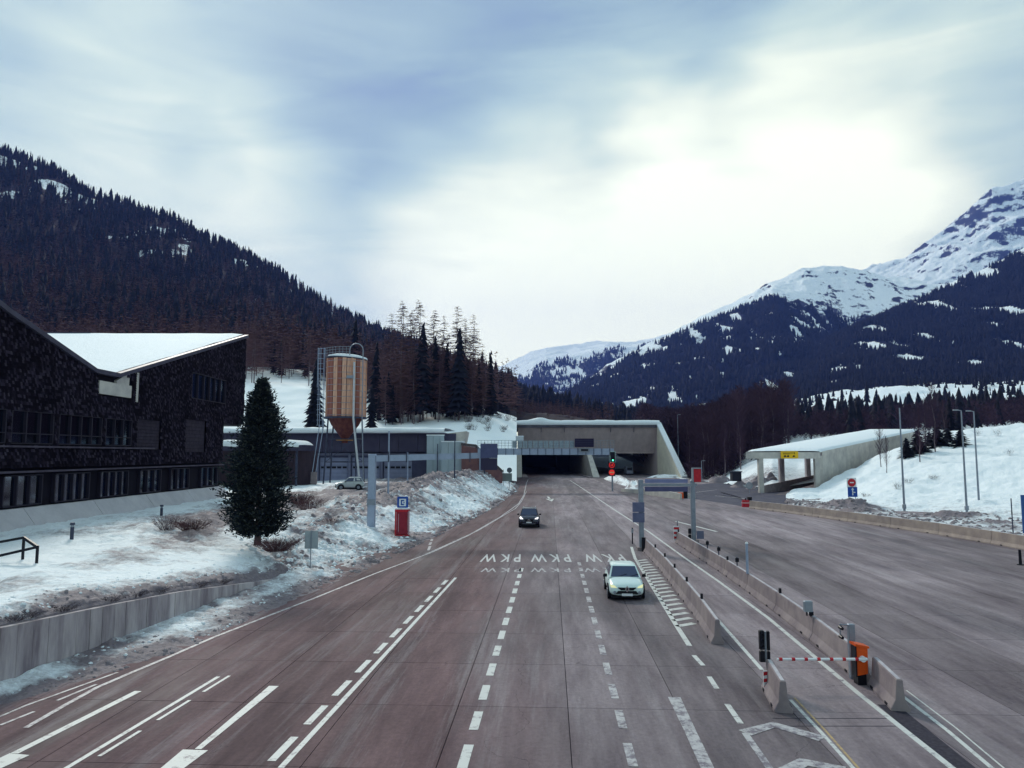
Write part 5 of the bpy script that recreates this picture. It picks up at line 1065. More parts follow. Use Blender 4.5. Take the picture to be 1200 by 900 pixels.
# ================================================================== GALLERY ON THE RIGHT
def gallery():
    o = Vector((50, 135, 0)); t = thing('gallery', 'open concrete road gallery with a snow covered roof on square columns', 'gallery', o)
    r, sl = .9, .105; LF = lambda Y, x0: x0+r*(Y-135); zt = lambda Y: 7.25+sl*(Y-135); Y1 = 186
    def slab(x0, x1, za, zb, ya=135, yb=Y1, name='roof', m=CONC, par=t):
        b = MB(o); b.hexa([(LF(ya, x0), ya, zt(ya)+za), (LF(ya, x1), ya, zt(ya)+za), (LF(yb, x1), yb, zt(yb)+za), (LF(yb, x0), yb, zt(yb)+za), (LF(ya, x0), ya, zt(ya)+zb), (LF(ya, x1), ya, zt(ya)+zb), (LF(yb, x1), yb, zt(yb)+zb), (LF(yb, x0), yb, zt(yb)+zb)]); return b.build(name, m, par)
    rf = slab(42.7, 56.0, -.6, -.05); slab(42.7, 56.0, -1.05, .1, 134.6, 135.6, 'front_beam', CONCP); slab(42.7, 43.3, -.9, .05, 135.7, Y1, 'edge_beam', CONCP)
    n = 40; V = []; R = [(42.75, .0), (42.9, .3), (44, .5), (50, .55), (55, .5), (56.0, .3), (56.1, .0)]
    for i in range(n):
        Y = 134.8+(Y1-134.8)*i/(n-1)
        for x, z in R: V.append((LF(Y, x), Y, zt(Y)+.1+z*(1 if i else .4)+.05*float(fbm(x, Y*.3, 3))))
    F = [(i*7+j, (i+1)*7+j, (i+1)*7+j+1, i*7+j+1) for i in range(n-1) for j in range(6)]; b = MB(o); b.add(V, F); b.build('roof_snow', SNOWC, rf, True)
    y = 135.7; k = 0
    while y < Y1:
        y1 = min(y+3.2, Y1); b = MB(o); b.hexa([(LF(y, 55.5), y, -.2), (LF(y1-.05, 55.5), y1-.05, -.2), (LF(y1-.05, 56.1), y1-.05, -.2), (LF(y, 56.1), y, -.2), (LF(y, 55.5), y, zt(y)-.62), (LF(y1-.05, 55.5), y1-.05, zt(y1)-.62), (LF(y1-.05, 56.1), y1-.05, zt(y1)-.62), (LF(y, 56.1), y, zt(y)-.62)]); b.build('wall_panel', CONCP, t)
        b = MB(o); b.hexa([(LF(y, 56.02), y, zt(y)-.6), (LF(y1-.05, 56.02), y1-.05, zt(y1)-.6), (LF(y1-.05, 56.3), y1-.05, zt(y1)-.6), (LF(y, 56.3), y, zt(y)-.6), (LF(y, 56.02), y, zt(y)+.15), (LF(y1-.05, 56.02), y1-.05, zt(y1)+.15), (LF(y1-.05, 56.3), y1-.05, zt(y1)+.15), (LF(y, 56.3), y, zt(y)+.15)]); b.build('parapet_panel', CONCP, t); y += 3.2
    for (x0, Y) in ((45.1, 135.1), (55.3, 135.1)): b = MB(o); b.box(x0, Y, (zt(Y)-1.06)/2-.1, .85, .85, zt(Y)-1.06+.2); b.build('column', CONCP, t)
    for Y in (143.5, 153.6, 165, 176): b = MB(o); b.box(LF(Y, 44.3), Y, (zt(Y)-.62)/2, .9, .9, zt(Y)-.62); b.build('column', CONCD, t)
    b = MB(o); b.hexa([(LF(136, 45.0), 136, -.1), (LF(170, 45.0), 170, -.1), (LF(170, 45.4), 170, -.1), (LF(136, 45.4), 136, -.1), (LF(136, 45.0), 136, 1.3), (LF(170, 45.0), 170, 3.8), (LF(170, 45.4), 170, 3.8), (LF(136, 45.4), 136, 1.3)]); b.build('low_wall', CONC, t)
    b = MB(o); b.hexa([(45, 128, -.05), (55, 128, -.05), (LF(175, 55.2), 175, 2.4), (LF(175, 45.2), 175, 2.4), (45, 128, .02), (55, 128, .02), (LF(175, 55.2), 175, 2.6), (LF(175, 45.2), 175, 2.6)]); b.build('ramp_floor', ROAD, t)
    c = P(925, 533, 134.5); s = thing('lane_sign', 'yellow sign with small dark vehicle symbols on the front beam of the gallery', 'sign', (c.x, 134.45, c.z)); b = MB(); b.box(0, 0, 0, 3.15, .12, 1.3); b.build('board', YELL, s)
    b = MB()
    for x, w in ((-.85, .42), (-.3, .42), (.75, .4)):
        b.box(x, -.075, -.28, w, .03, .2); b.box(x+.03, -.075, -.13, w*.55, .03, .12)
    b.box(-.15, -.075, .33, 2.2, .03, .09); b.box(-.55, -.075, .15, 1.2, .03, .06); b.box(.9, -.075, .3, .12, .03, .3); b.build('symbol', BLACK, s)
gallery()
# ================================================================== GANTRIES, POSTS AND SIGNS
def gantry_near():
    base = P(435, 618, 62.5); z0 = gz(LBANK, base.x, 62.5); o = Vector((base.x, 62.5, z0)); t = thing('sign_gantry', 'pale steel cantilever gantry arm reaching over the left lane from the snow bank', 'gantry', o)
    top = P(435, 537, 62.5).z
    b = MB(o); b.cbox(o.x, o.y, (z0-.3+top+.35)/2, .62, .55, top+.35-z0+.3, .05); b.build('post', STEEL, t)
    b = MB(o); b.box(o.x, o.y-.3, z0+2.0, .7, .06, .5); b.build('access_plate', GALV, t)
    x1 = P(583, 537, 62.5).x; b = MB(o); b.hexa([(o.x+.35, 62.25, top-.28), (x1, 62.25, top+.04), (x1, 62.75, top+.04), (o.x+.35, 62.75, top-.28), (o.x+.35, 62.25, top+.24), (x1, 62.25, top+.5), (x1, 62.75, top+.5), (o.x+.35, 62.75, top+.24)]); b.build('arm', STEEL, t)
    for px in (456, 477, 513, 533, 551): x = P(px, 537, 62.5).x; b = MB(o); b.box(x, 62.18, top+.12, .07, .1, .9); b.build('bracket', STEELD, t)
    s = thing('hanging_sign', 'dark blue-grey back of a sign hanging on the end of the left gantry arm', 'sign', (x1-.7, 61.9, top)); w = 1.42
    zz1, zz0 = P(572, 520, 61.9).z-top, P(572, 551, 61.9).z-top
    b = MB(); b.box(0, 0, (zz0+zz1)/2+.5, w, .2, zz1-zz0-1.0); b.build('board', mat('sign_back_blue', (.09, .10, .20), (.07, .08, .16), 2, .6), s)
    b = MB(); b.box(0, .02, zz0+.5, w-.02, .16, .98); b.build('lower_board', mat('sign_back_dark', (.04, .035, .07), rough=.6), s)
gantry_near()
def gantry_far():
    Y = 141.0; o = Vector((19.4, Y, 0)); t = thing('sign_gantry', 'long steel gantry with a mesh walkway crossing the road in front of the tunnel', 'gantry', o); x0, x1 = P(560, 530, Y).x, P(719, 530, Y).x
    zb, ztp = P(640, 533, Y).z, P(640, 525.5, Y).z
    b = MB(o); b.box((x0+x1)/2, Y, (zb+ztp)/2, x1-x0, .9, ztp-zb); b.build('beam', STEEL, t)
    b = MB(o)
    for k in range(17): x = x0+(x1-x0)*(k+.5)/17; b.box(x, Y-.5, (zb+ztp)/2, .1, .12, ztp-zb+.05)
    b.build('stiffener', STEELD, t)
    b = MB(o)
    for z in (.5, 1.0, 1.5): b.box((x0+x1)/2, Y-.75, ztp+z, x1-x0, .06, .06)
    n = 40
    for k in range(n+1): b.box(x0+(x1-x0)*k/n, Y-.75, ztp+.75, .06, .06, 1.55)
    b.build('railing', GALV, t)
    a, c = P(600, 530, Y).x, P(673, 530, Y).x
    for k in range(12):
        x = a+(c-a)*(k+.5)/12; b = MB(o); b.box(x, Y-.70, ztp+.75, (c-a)/12-.12, .03, 1.3); b.build('mesh_panel', mat('walkway_mesh', (.34, .42, .46), (.24, .30, .36), 3, .6), t)
    b = MB(o); b.box(x0+.6, Y, zb/2, .6, .6, zb); b.build('post', STEEL, t); b = MB(o); b.tube((x1-.3, Y, -.1), (x1-.3, Y, zb), .16, n=10); b.build('post', GALV, t)
    d0, d1 = P(673, 524, Y), P(695, 514, Y); s = thing('display_board', 'dark unlit message display on top of the far gantry', 'sign', ((d0.x+d1.x)/2, Y-1.0, ztp)); h = d1.z-d0.z
    b = MB(); b.box(0, 0, d0.z-ztp+h/2, d1.x-d0.x, .5, h); b.build('housing', mat('display_dark', (.02, .015, .045), rough=.5), s)
    b = MB(); [b.box(0, -.27, d0.z-ztp+h*k/4, d1.x-d0.x-.2, .03, .05) for k in (1, 2, 3)]; b.build('louvre', STEELD, s)
    e = P(684.5, 527.5, Y); s = thing('lane_display', 'small dark display box with a pale frame fixed to the far gantry beam', 'sign', (e.x, Y-.7, e.z)); b = MB(); b.box(0, 0, 0, 1.9, .3, .8); b.build('frame', GREYB, s); b = MB(); b.box(0, -.17, 0, 1.35, .04, .42); b.build('display', BLACK, s)
    e = P(609, 513.5, Y); s = thing('equipment_box', 'white equipment box on the left part of the far gantry', 'box', (e.x, Y+.9, ztp)); b = MB(); b.box(0, 0, e.z-ztp-.1, 1.5, .8, .9); b.build('body', mat('pale_box', (.5, .55, .58), rough=.6), s); b = MB(); b.box(0, 0, e.z-ztp+.4, 1.6, .9, .14); b.build('snow_cap', SNOWC, s)
    LED = mat('red_led', (.6, .02, .02), rough=.5, emit=((1, .04, .03), .25)); 
    for yy, lab, kind in ((545, 'round red prohibition sign, upper of two on the right gantry pole', 0), (553.6, 'round red no-entry sign, lower of two on the right gantry pole', 1)):
        e = P(717, yy, Y-.5); s = thing('round_sign', lab, 'sign', (e.x, Y-.45, e.z)); R = .54
        b = MB(); b.box(0, .05, 0, 1.35, .06, 1.38); b.build('backing', BLACK, s)
        if kind == 0: b = MB(); b.ring((0, -.02, 0), .42, R, (0, 1, 0), .05); b.build('ring', LED, s); b = MB(); b.disc((0, 0, 0), .4, (0, 1, 0), .03); b.build('face', mat('dark_face', (.12, .02, .03), rough=.5), s); b = MB(); b.box(.1, -.03, 0, .22, .03, .4); b.box(-.15, -.03, -.05, .15, .03, .22); b.build('symbol', LED, s)
        else: b = MB(); b.disc((0, 0, 0), R, (0, 1, 0), .05); b.build('face', LED, s); b = MB(); b.box(0, -.04, 0, .82, .03, .2); b.build('bar', mat('amber_bar', (.8, .5, .25), rough=.5), s)
    e = P(718, 535.5, Y-.6); s = thing('traffic_light', 'traffic light showing green above the two round red signs', 'traffic light', (e.x, Y-.6, e.z)); b = MB(); b.cbox(0, 0, 0, .85, .35, 1.9, .05); b.build('housing', BLACK, s)
    b = MB(); b.ring((0, -.2, -.62), .16, .26, (0, 1, 0), .04); b.build('visor', BLACK, s)
    b = MB(); b.disc((0, -.19, -.62), .2, (0, 1, 0), .03); b.build('green_lamp', mat('green_lamp', (.05, .6, .35), emit=((.1, 1, .5), 1.5)), s)
    b = MB(); b.disc((0, -.19, .55), .2, (0, 1, 0), .03); b.disc((0, -.19, -.03), .2, (0, 1, 0), .03); b.build('dark_lamp', DARKIN, s)
    b = MB(); b.box(0, .12, 0, 1.1, .05, 2.1); b.build('backing_board', mat('white_rim', (.45, .6, .58), rough=.6), s)
gantry_far()
def frame_gantry():
    a, c = G(752, 645), G(813, 636); o = Vector((a.x, a.y, 0)); t = thing('blank_road_sign', 'blank sign frame on two grey posts standing on the traffic island', 'sign', o)
    za, zc = P(752, 562, a.y).z, P(813, 563, c.y).z
    b = MB(o); b.cbox(a.x, a.y, za/2, .34, .34, za, .03); b.build('post', GALV, t); b = MB(o); b.cbox(c.x, c.y, zc/2, .34, .34, zc, .03); b.build('post', GALV, t)
    b = MB(o); b.box(a.x, a.y, .12, .7, .7, .24); b.box(c.x, c.y, .12, .7, .7, .24); b.build('base', CONC, t)
    def bar(y0, y1, x0, x1, th, nm, m, dy=0):
        p0, p1 = P(x0, y0, a.y+(c.y-a.y)*(x0-752)/61+dy), P(x1, y0, a.y+(c.y-a.y)*(x1-752)/61+dy); q0, q1 = P(x0, y1, p0.y), P(x1, y1, p1.y)
        b = MB(o); v = Vector((0, th, 0)); b.hexa([q0, q1, q1+v, q0+v, p0, p1, p1+v, p0+v]); return b.build(nm, m, t)
    bar(566.5, 570, 750, 817, .3, 'crossbar', GREYB, -.1); bar(561.5, 566, 756, 806, .12, 'board', mat('blank_board', (.20, .22, .38), (.17, .19, .33), 1, .6), -.25); bar(570.5, 576, 756, 806, .12, 'board', mat('dark_board', (.09, .09, .19), (.07, .07, .15), 1, .6), -.25)
    e = P(816, 557, c.y); b = MB(o); b.cbox(e.x, c.y-.1, e.z, .62, .4, 1.05, .04); b.build('signal_box', REDP, t); b = MB(o); b.box(e.x-.33, c.y-.1, e.z, .08, .44, 1.1); b.box(e.x, c.y-.1, e.z+.56, .7, .5, .08); b.build('box_rim', GREYB, t)
    e0, e1 = P(741, 612, a.y), P(754, 588, a.y); b = MB(o)
    for k in (0, 1): b.box((e0.x+e1.x)/2, a.y-.25, e0.z+(e1.z-e0.z)*(.25+.5*k), e1.x-e0.x, .25, (e1.z-e0.z)/2-.05)
    b.build('side_board', mat('side_board', (.10, .11, .20), (.14, .15, .24), 2, .6), t)
    e = P(821, 627, c.y-.4); b = MB(o); b.box(e.x, c.y-.3, e.z, .55, .08, .62); b.build('small_board', mat('small_board', (.14, .15, .22), rough=.6), t)
    for y in (622, 629): e = P(807.5, y, c.y); b = MB(o); b.cbox(e.x, c.y-.2, e.z, .22, .25, .42, .04); b.build('lamp', BLACK, t)
    e = P(756, 640, a.y); b = MB(o); b.tube((a.x+.05, a.y-.6, 0), (a.x+.05, a.y-.6, 1.0), .15, n=10); b.build('bollard', BLACK, t)
frame_gantry()
# ------------------------------------------------------------------ concrete barrier blocks
def barrier(p, q, h, label, group, m=CONC, end_reflector=False, name='concrete_barrier'):
    d = (q-p); L_ = d.length; a = math.atan2(d.y, d.x); t = thing(name, label, 'barrier', (p.x, p.y, 0), a, group)
    pr = [(-.25, 0), (-.25, .07), (-.13, .3), (-.085, h-.02), (-.065, h), (.065, h), (.085, h-.02), (.13, .3), (.25, .07), (.25, 0)]
    rings = []
    for x in (0.02, .05, L_*.33, L_*.66, L_-.05, L_-.02): k = .94 if x in (.02, L_-.02) else 1; rings.append([(x, y*k, z*(1 if z < .1 else k**.3)) for y, z in pr])
    b = MB(); b.loft(rings, True, True); b.build('body', m, t)
    b = MB(); b.box(L_*.5, 0, h+.003, L_-.16, .1, .012); b.build('coping_edge', mat('pale_edge', (.52, .50, .52), (.36, .34, .38), 3, .8, pos=True), t)
    if end_reflector: b = MB(); b.cbox(L_-.3, 0, h+.12, .16, .1, .22, .02); b.build('reflector', BLACK, t)
    for x in (L_*.2, L_*.8): b = MB(); b.box(x, 0, .06, .24, .52, .07); b.build('drain_slot', DARKIN, t)
    return t
def run(pts, lab, group, h, first=1, m=CONC, seg=None, refl=()):
    k = first; ORD = ['first', 'second', 'third', 'fourth', 'fifth', 'sixth', 'seventh', 'eighth', 'ninth', 'tenth', 'eleventh', 'twelfth', 'thirteenth', 'fourteenth']
    for a, c in zip(pts[:-1], pts[1:]): barrier(a, c, h, lab % ORD[k-1], group, m, k in refl); k += 1
def resamp(pts, seg):
    out = [pts[0]]; acc = []
    L_ = [0]
    for a, c in zip(pts[:-1], pts[1:]): L_.append(L_[-1]+(c-a).length)
    n = max(1, round(L_[-1]/seg))
    for k in range(n+1):
        s = L_[-1]*k/n; x = np.interp(s, L_, [p.x for p in pts]); y = np.interp(s, L_, [p.y for p in pts]); out.append(Vector((x, y, 0)))
    return out[1:]
off = Vector((.3, 0, 0))
run(resamp([G(832, 755)+off, G(815, 727)+off, G(800, 706)+off, G(772, 668)+off, G(753, 647)+off], 4.6), 'concrete barrier block beside the hatched markings, %s from the near end', 'barrier blocks beside the hatched markings', .88, refl=(1, 2, 3, 4, 5))
b2 = [G(1003, 800)+off, G(955, 757)+off, G(900, 713)+off, G(850, 676)+off, G(790, 636)+off]
run(resamp(b2, 5.2), 'concrete barrier block in long middle row, %s from orange boom housing', 'barrier blocks of the long middle row', .86, refl=(2, 4, 7, 9))
barrier(G(1051, 834)+Vector((.12, 0, 0)), G(1015, 803)+off, .84, 'single concrete barrier block on the near side of the orange boom housing', None)
barrier(G(921, 836)+Vector((-.05, 0, 0)), G(902, 806)+Vector((0, .0, 0)), .84, 'short concrete barrier block carrying the black traffic light and red-white marker board', None)
rb = [G(1330, 668), G(1191, 642), G(1116, 629), G(1056, 620), G(1003, 612.5), G(930, 602), G(880, 596)]
run(resamp([p+Vector((0, .3, 0)) for p in rb], 6.2), 'tan concrete barrier block along right road edge, %s from picture right', 'barrier blocks along the right road edge', 1.0, m=mat('tan_concrete', (.42, .34, .29), (.30, .24, .22), .9, .85, .2, 5, pos=True))
# ------------------------------------------------------------------ boom gate
def boom():
    b0 = G(1012, 803); o = Vector((b0.x-.02, b0.y+.15, 0)); t = thing('boom_gate', 'orange boom gate housing with a lowered red and white arm', 'boom gate', o)
    prof = [(-.16, .28), (.17, .34), (.19, 1.12), (-.16, 1.2)]; b = MB(); b.loft([[(x*.96, y, z) for x, z in prof] for y in (-.17, .17)], True, True); b.build('housing', ORNG, t)
    b = MB(); b.box(-.01, 0, .16, .26, .3, .32); b.build('base', BLACK, t)
    b = MB(); b.hexa([(-.2, -.2, 1.16), (.22, -.2, 1.09), (.22, .2, 1.09), (-.2, .2, 1.16), (-.2, -.2, 1.23), (.22, -.2, 1.15), (.22, .2, 1.15), (-.2, .2, 1.23)]); b.build('lid', ORNG, t)
    b = MB(); b.box(-.19, -.05, .7, .035, .3, .9); b.build('side_plate', BLACK, t)
    z = P(1000, 770, o.y).z; L_ = 2.62; b = MB(); b.tube((.12, -.24, z), (-L_, -.24, z), .045, .035, 8); arm = b.build('arm', WHITE, t)
    for k in range(7): x = -.15-k*.385; b = MB(); b.tube((x, -.24, z), (x-.1, -.24, z), .05, .05, 8); b.build('stripe', REDP, arm)
    b = MB(); b.tube((0, -.27, z), (0, -.15, z), .09, .09, 12); b.build('hub', WHITE, t)
    c = Vector((o.x+.02, o.y+.55, 0)); s = thing('camera_post', 'grey square post behind the orange housing with two small black cameras', 'camera post', c); zt = P(1004, 731, c.y).z
    b = MB(); b.cbox(0, 0, zt/2, .2, .16, zt, .02); b.build('post', GALV, s); b = MB(); b.tube((-.05, 0, zt-.04), (-.34, 0, zt-.02), .025, n=6); b.tube((-.34, 0, zt), (-.34, 0, zt-.42), .02, n=6); b.build('bracket', GALV, s)
    for z in (zt-.1, zt-.38): b = MB(); b.tube((-.34, .02, z), (-.34, -.16, z-.02), .06, .05, 10); b.build('camera', BLACK, s)
boom()
def light_post():
    a = G(898, 806); o = Vector((a.x, a.y+.02, .84)); t = thing('traffic_light', 'black two-headed traffic light standing on the short barrier block', 'traffic light', o)
    z1 = P(897, 738, o.y).z-o.z; b = MB(); b.tube((.02, 0, -.1), (.02, 0, z1-.05), .035, n=8); b.build('pole', GALV, t)
    b = MB(); b.cbox(-.11, -.05, z1-.28, .14, .16, .56, .02); b.build('housing', BLACK, t); b = MB(); b.cbox(-.11, -.05, z1-.76, .14, .16, .32, .02); b.build('housing', BLACK, t)
    b = MB(); b.cbox(.11, .03, z1-.32, .09, .14, .56, .02); b.cbox(.11, .03, z1-.78, .09, .14, .3, .02); b.build('rear_housing', BLACK, t)
    for z in (z1-.12, z1-.28, z1-.44): b = MB(); b.ring((-.11, -.15, z), .035, .05, (0, 1, 0), .05, 14); b.build('visor', DARKIN, t)
    p0, p1 = P(886, 811, a.y-.25), P(898, 785, a.y-.25); o = Vector((a.x-.06, a.y-.32, max(p0.z, 0.02))); s = thing('marker_board', 'red and white striped marker board at the end of the short barrier block', 'sign', o); h = p1.z-o.z
    b = MB(); b.box(0, 0, h/2, .25, .03, h); b.build('board', WHITE, s)
    for k in range(3): z = h*(.08+.34*k); b = MB(); b.extr([(-.125, -.02, z), (.125, -.02, z+.04), (.125, -.02, z+h*.17+.04), (-.125, -.02, z+h*.17)], (0, -.008, 0)); b.build('stripe', REDP, s)
light_post()
# things standing on the middle barrier row
def on_b2(px): 
    ys = [G(1003, 800), G(955, 757), G(900, 713), G(850, 676), G(790, 636)]; xs = [1003, 955, 900, 850, 790]
    y = np.interp(px, xs[::-1], [800, 757, 713, 676, 636][::-1]); return G(px, float(y))+Vector((.3, 0, 0))
q = on_b2(945); q = Vector((q.x-.18, q.y+.05, .86)); t = thing('floodlight', 'grey box lamp on a short black stem standing on the middle barrier row', 'lamp', q); zt = P(944, 704, q.y).z-q.z
b = MB(); b.cbox(0, 0, zt-.2, .32, .2, .4, .03); b.build('head', GREYB, t); b = MB(); b.box(-.05, 0, (zt-.4)/2, .05, .06, zt-.4); b.box(.06, 0, (zt-.4)/2, .05, .06, zt-.4); b.box(.14, 0, zt-.5, .1, .1, .2); b.build('stem', BLACK, t)
q = on_b2(872); q = Vector((q.x-.1, q.y, .86)); t = thing('sensor_post', 'slim blue-grey post with a small white cap on the middle barrier row', 'post', q); zt = P(871, 637, q.y).z-q.z
b = MB(); b.tube((0, 0, 0), (0, 0, zt), .065, n=10); b.build('pole', STEEL, t); b = MB(); b.tube((0, 0, zt), (0, 0, zt+.08), .09, .05, 10); b.build('cap', WHITE, t)
for px, z, lab in ((837, .55, 'small black reflector post at the middle of the long barrier row'), (858, .5, 'small forked black marker on the long barrier row left of the slim post'), (824, .55, 'dark forked marker on the long barrier row near the grey sign post')):
    q = on_b2(px); t = thing('marker_post', lab, 'post', (q.x, q.y, .84), 0); b = MB(); b.tube((0, 0, 0), (0, 0, z), .035, n=8); b.build('stem', STEELD, t); b = MB(); b.cbox(0, -.02, z*.7, .2, .08, .22, .02); b.build('reflector', BLACK, t)
q = G(791, 636); t = thing('marker_board', 'small red and white marker at the far start of the long barrier row', 'sign', (q.x+.15, q.y+.1, 0)); b = MB(); b.box(0, 0, .75, .42, .05, 1.1); b.build('board', WHITE, t); b = MB(); [b.box(0, -.035, .4+k*.36, .42, .02, .18) for k in range(3)]; b.build('stripe', REDP, t); b = MB(); b.tube((.1, .05, 0), (.1, .05, 1.7), .03, n=6); b.build('post', STEELD, t)
q = G(745, 640); t = thing('marker_post', 'thin dark marker post at the tip of the traffic island', 'post', (q.x, q.y+1.5, 0)); b = MB(); b.tube((0, 0, 0), (0, 0, 1.25), .05, n=8); b.build('stem', BLACK, t); b = MB(); b.cbox(0, 0, 1.0, .16, .1, .3, .02); b.build('reflector', GREYB, t)
for px, py, lab in ((874, 594, 'red reflective drum at the start of the right barrier row'),):
    q = G(px, py); t = thing('warning_drum', lab, 'drum', (q.x, q.y, 0)); b = MB(); b.tube((0, 0, 0), (0, 0, .9), .52, .46, 16); b.build('drum', REDP, t); b = MB(); b.ring((0, 0, .55), .44, .53, (0, 0, 1), .18, 18); b.build('band', mat('pink_band', (.6, .3, .3), rough=.5), t); b = MB(); b.tube((0, 0, .9), (0, 0, 1.15), .12, .1, 10); b.build('lamp', BLACK, t)
    b = MB(); b.box(.55, .1, .65, .5, .5, 1.3); b.build('dark_panel', BLACK, t)
q = G(800, 584); t = thing('warning_beacon', 'orange warning beacon with a dark side at the end of the low ramp wall', 'beacon', (q.x-.3, q.y, 0)); b = MB(); b.tube((0, 0, 0), (0, 0, .9), .5, .42, 14); b.build('body', ORNG, t); b = MB(); b.box(.75, 0, .55, .6, .4, 1.1); b.build('dark_box', BLACK, t); b = MB(); b.box(1.7, .2, .35, 1.3, .6, .7); b.build('block', CONCP, t)
# ------------------------------------------------------------------ lamp posts
def lamp_post(px, yt, yb, D, label, arm=-1, m=GALV, z=None, cat='lamp post', head=True):
    top = P(px, yt, D); zb = P(px, yb, D).z if z is None else z; t = thing('lamp_post', label, cat, (top.x, D, zb)); h = top.z-zb
    b = MB(); b.tube((0, 0, -.3), (0, 0, h), .13, .07, 10); b.build('pole', m, t)
    b = MB(); b.cbox(0, 0, .25, .34, .34, .5, .03); b.build('base', m, t)
    if head: b = MB(); b.tube((0, 0, h-.03), (arm*.4, 0, h+.05), .045, n=8); b.build('arm', m, t); b = MB(); b.cbox(arm*.65, 0, h+.05, .6, .24, .12, .03); b.build('lamp_head', GREYB, t)
    return t
lamp_post(1125, 481, 598, 86, 'tall lamp post with an arm on the right snow bank, left of a matching pair')
bpy.data.objects['lamp_post'].location.x = P(1133, 598, 86).x
lamp_post(1141, 482, 592, 92, 'tall slender lamp post, rightmost of the pair on the right snow bank')
lamp_post(1054, 478, 596, 88, 'tall lamp post near the gallery wall on the right snow bank', head=False)
lamp_post(794, 486, 560, 230, 'grey lamp post behind the sloping wing wall of the tunnel portal', 1)
lamp_post(822, 540, 568, 185, 'short street lamp beside the red signal box', 1)
lamp_post(456, 505, 604, 78, 'thin pole standing on the snow bank beside the pale gantry post', head=False, m=STEEL)
lamp_post(478, 530, 566, 128, 'short pole on the dirty snow ridge before the garage doors', head=False, m=STEEL); lamp_post(533, 515, 572, 110, 'thin dark pole on the dirty snow bank before the pale annex', head=False, m=STEELD); lamp_post(513, 520, 560, 120, 'thin dark pole at the left edge of the pale annex', head=False, m=STEELD)
lamp_post(568, 518, 562, 138, 'thin pole beside the far end of the snow bank', head=False, m=STEELD)
# ------------------------------------------------------------------ phone booth with its blue sign
def booth():
    q = on_left(471, 627, 62); q.z = max(.12, q.z-.1); t = thing('emergency_phone_booth', 'red emergency phone booth with glass door at the foot of the snow bank', 'phone booth', q, .15); h = 2.2; w = 1.22
    b = MB(); b.box(0, 0, .06, w, 1.1, .12); b.box(0, 0, h-.1, w, 1.1, .2); [b.box(x, y, h/2, .12, .12, h-.3) for x in (-w/2+.06, w/2-.06) for y in (-.49, .49)]; b.build('frame', REDP, t)
    b = MB(); b.box(-.02, -.52, h/2, w-.3, .05, h-.34); b.build('door', mat('booth_red', (.33, .03, .05), (.24, .02, .04), 3, .35), t)
    b = MB(); b.box(0, .5, h/2, w-.26, .04, h-.3); b.build('back_panel', REDP, t)
    for x in (-w/2+.05, w/2-.05): b = MB(); b.box(x, 0, h/2, .03, .82, h-.5); b.build('pane', mat('booth_side', (.20, .03, .06), rough=.2), t)
    b = MB(); b.box(-.3, -.56, 1.1, .04, .05, 1.5); b.box(w/2-.06, -.58, 1.1, .07, .05, 2.0); b.build('handle', mat('booth_trim', (.5, .35, .4), rough=.4), t)
    b = MB(); b.box(0, 0, h+.05, w-.05, 1.0, .1); b.build('roof_snow', SNOWC, t)
    e = P(471.5, 589, q.y); s = thing('phone_sign', 'square blue emergency phone sign above the red booth', 'sign', (e.x, q.y+.2, e.z)); b = MB(); b.box(0, 0, 0, .92, .06, .98); b.build('board', BLUEP, s); b = MB(); b.box(0, -.045, 0, .58, .02, .62); b.build('white_field', WHITE, s)
    b = MB(); b.box(-.1, -.06, .0, .1, .02, .4); b.box(.0, -.06, .17, .26, .02, .1); b.box(.0, -.06, -.17, .26, .02, .1); b.box(.12, -.06, 0, .08, .02, .12); b.build('phone_symbol', BLUEP, s); b = MB(); b.tube((0, .06, -.4), (0, .06, -(e.z-q.z)+1.9), .04, n=8); b.build('post', GALV, s)
booth()
q = on_left(364, 664, 44); t = thing('blank_sign', 'blank grey back of a rectangular sign on a thin pole at the snow edge', 'sign', q); p0, p1 = P(357, 643, q.y), P(373, 622, q.y)
b = MB(); b.box((p0.x+p1.x)/2-q.x, 0, (p0.z+p1.z)/2-q.z, p1.x-p0.x, .04, p1.z-p0.z); b.build('board', mat('sign_back_pale', (.34, .38, .40), (.28, .32, .35), 2, .6), t); b = MB(); b.tube((.0, -.05, -.3), (0, -.05, p1.z-q.z+.05), .03, n=8); b.build('pole', GALV, t)
q = on_left(595, 571, 128); t = thing('road_sign', 'small round sign above a grey board on two posts left of the tunnel', 'sign', q); Y = q.y; p0, p1 = P(588.5, 564, Y), P(600, 554.5, Y)
b = MB(); b.box((p0.x+p1.x)/2-q.x, 0, (p0.z+p1.z)/2-q.z, p1.x-p0.x, .06, p1.z-p0.z); b.build('board', mat('sign_back_olive', (.17, .20, .20), rough=.6), t); b = MB()
[b.tube((P(x, 560, Y).x-q.x, .05, -.3), (P(x, 560, Y).x-q.x, .05, P(x, 550, Y).z-q.z), .05, n=6) for x in (590, 597)]; b.build('post', GALV, t); e = P(597, 551, Y); b = MB(); b.disc((e.x-q.x, -.05, e.z-q.z), .5, (0, 1, 0), .05, 20); b.build('round_board', mat('round_back', (.10, .12, .14), rough=.6), t)
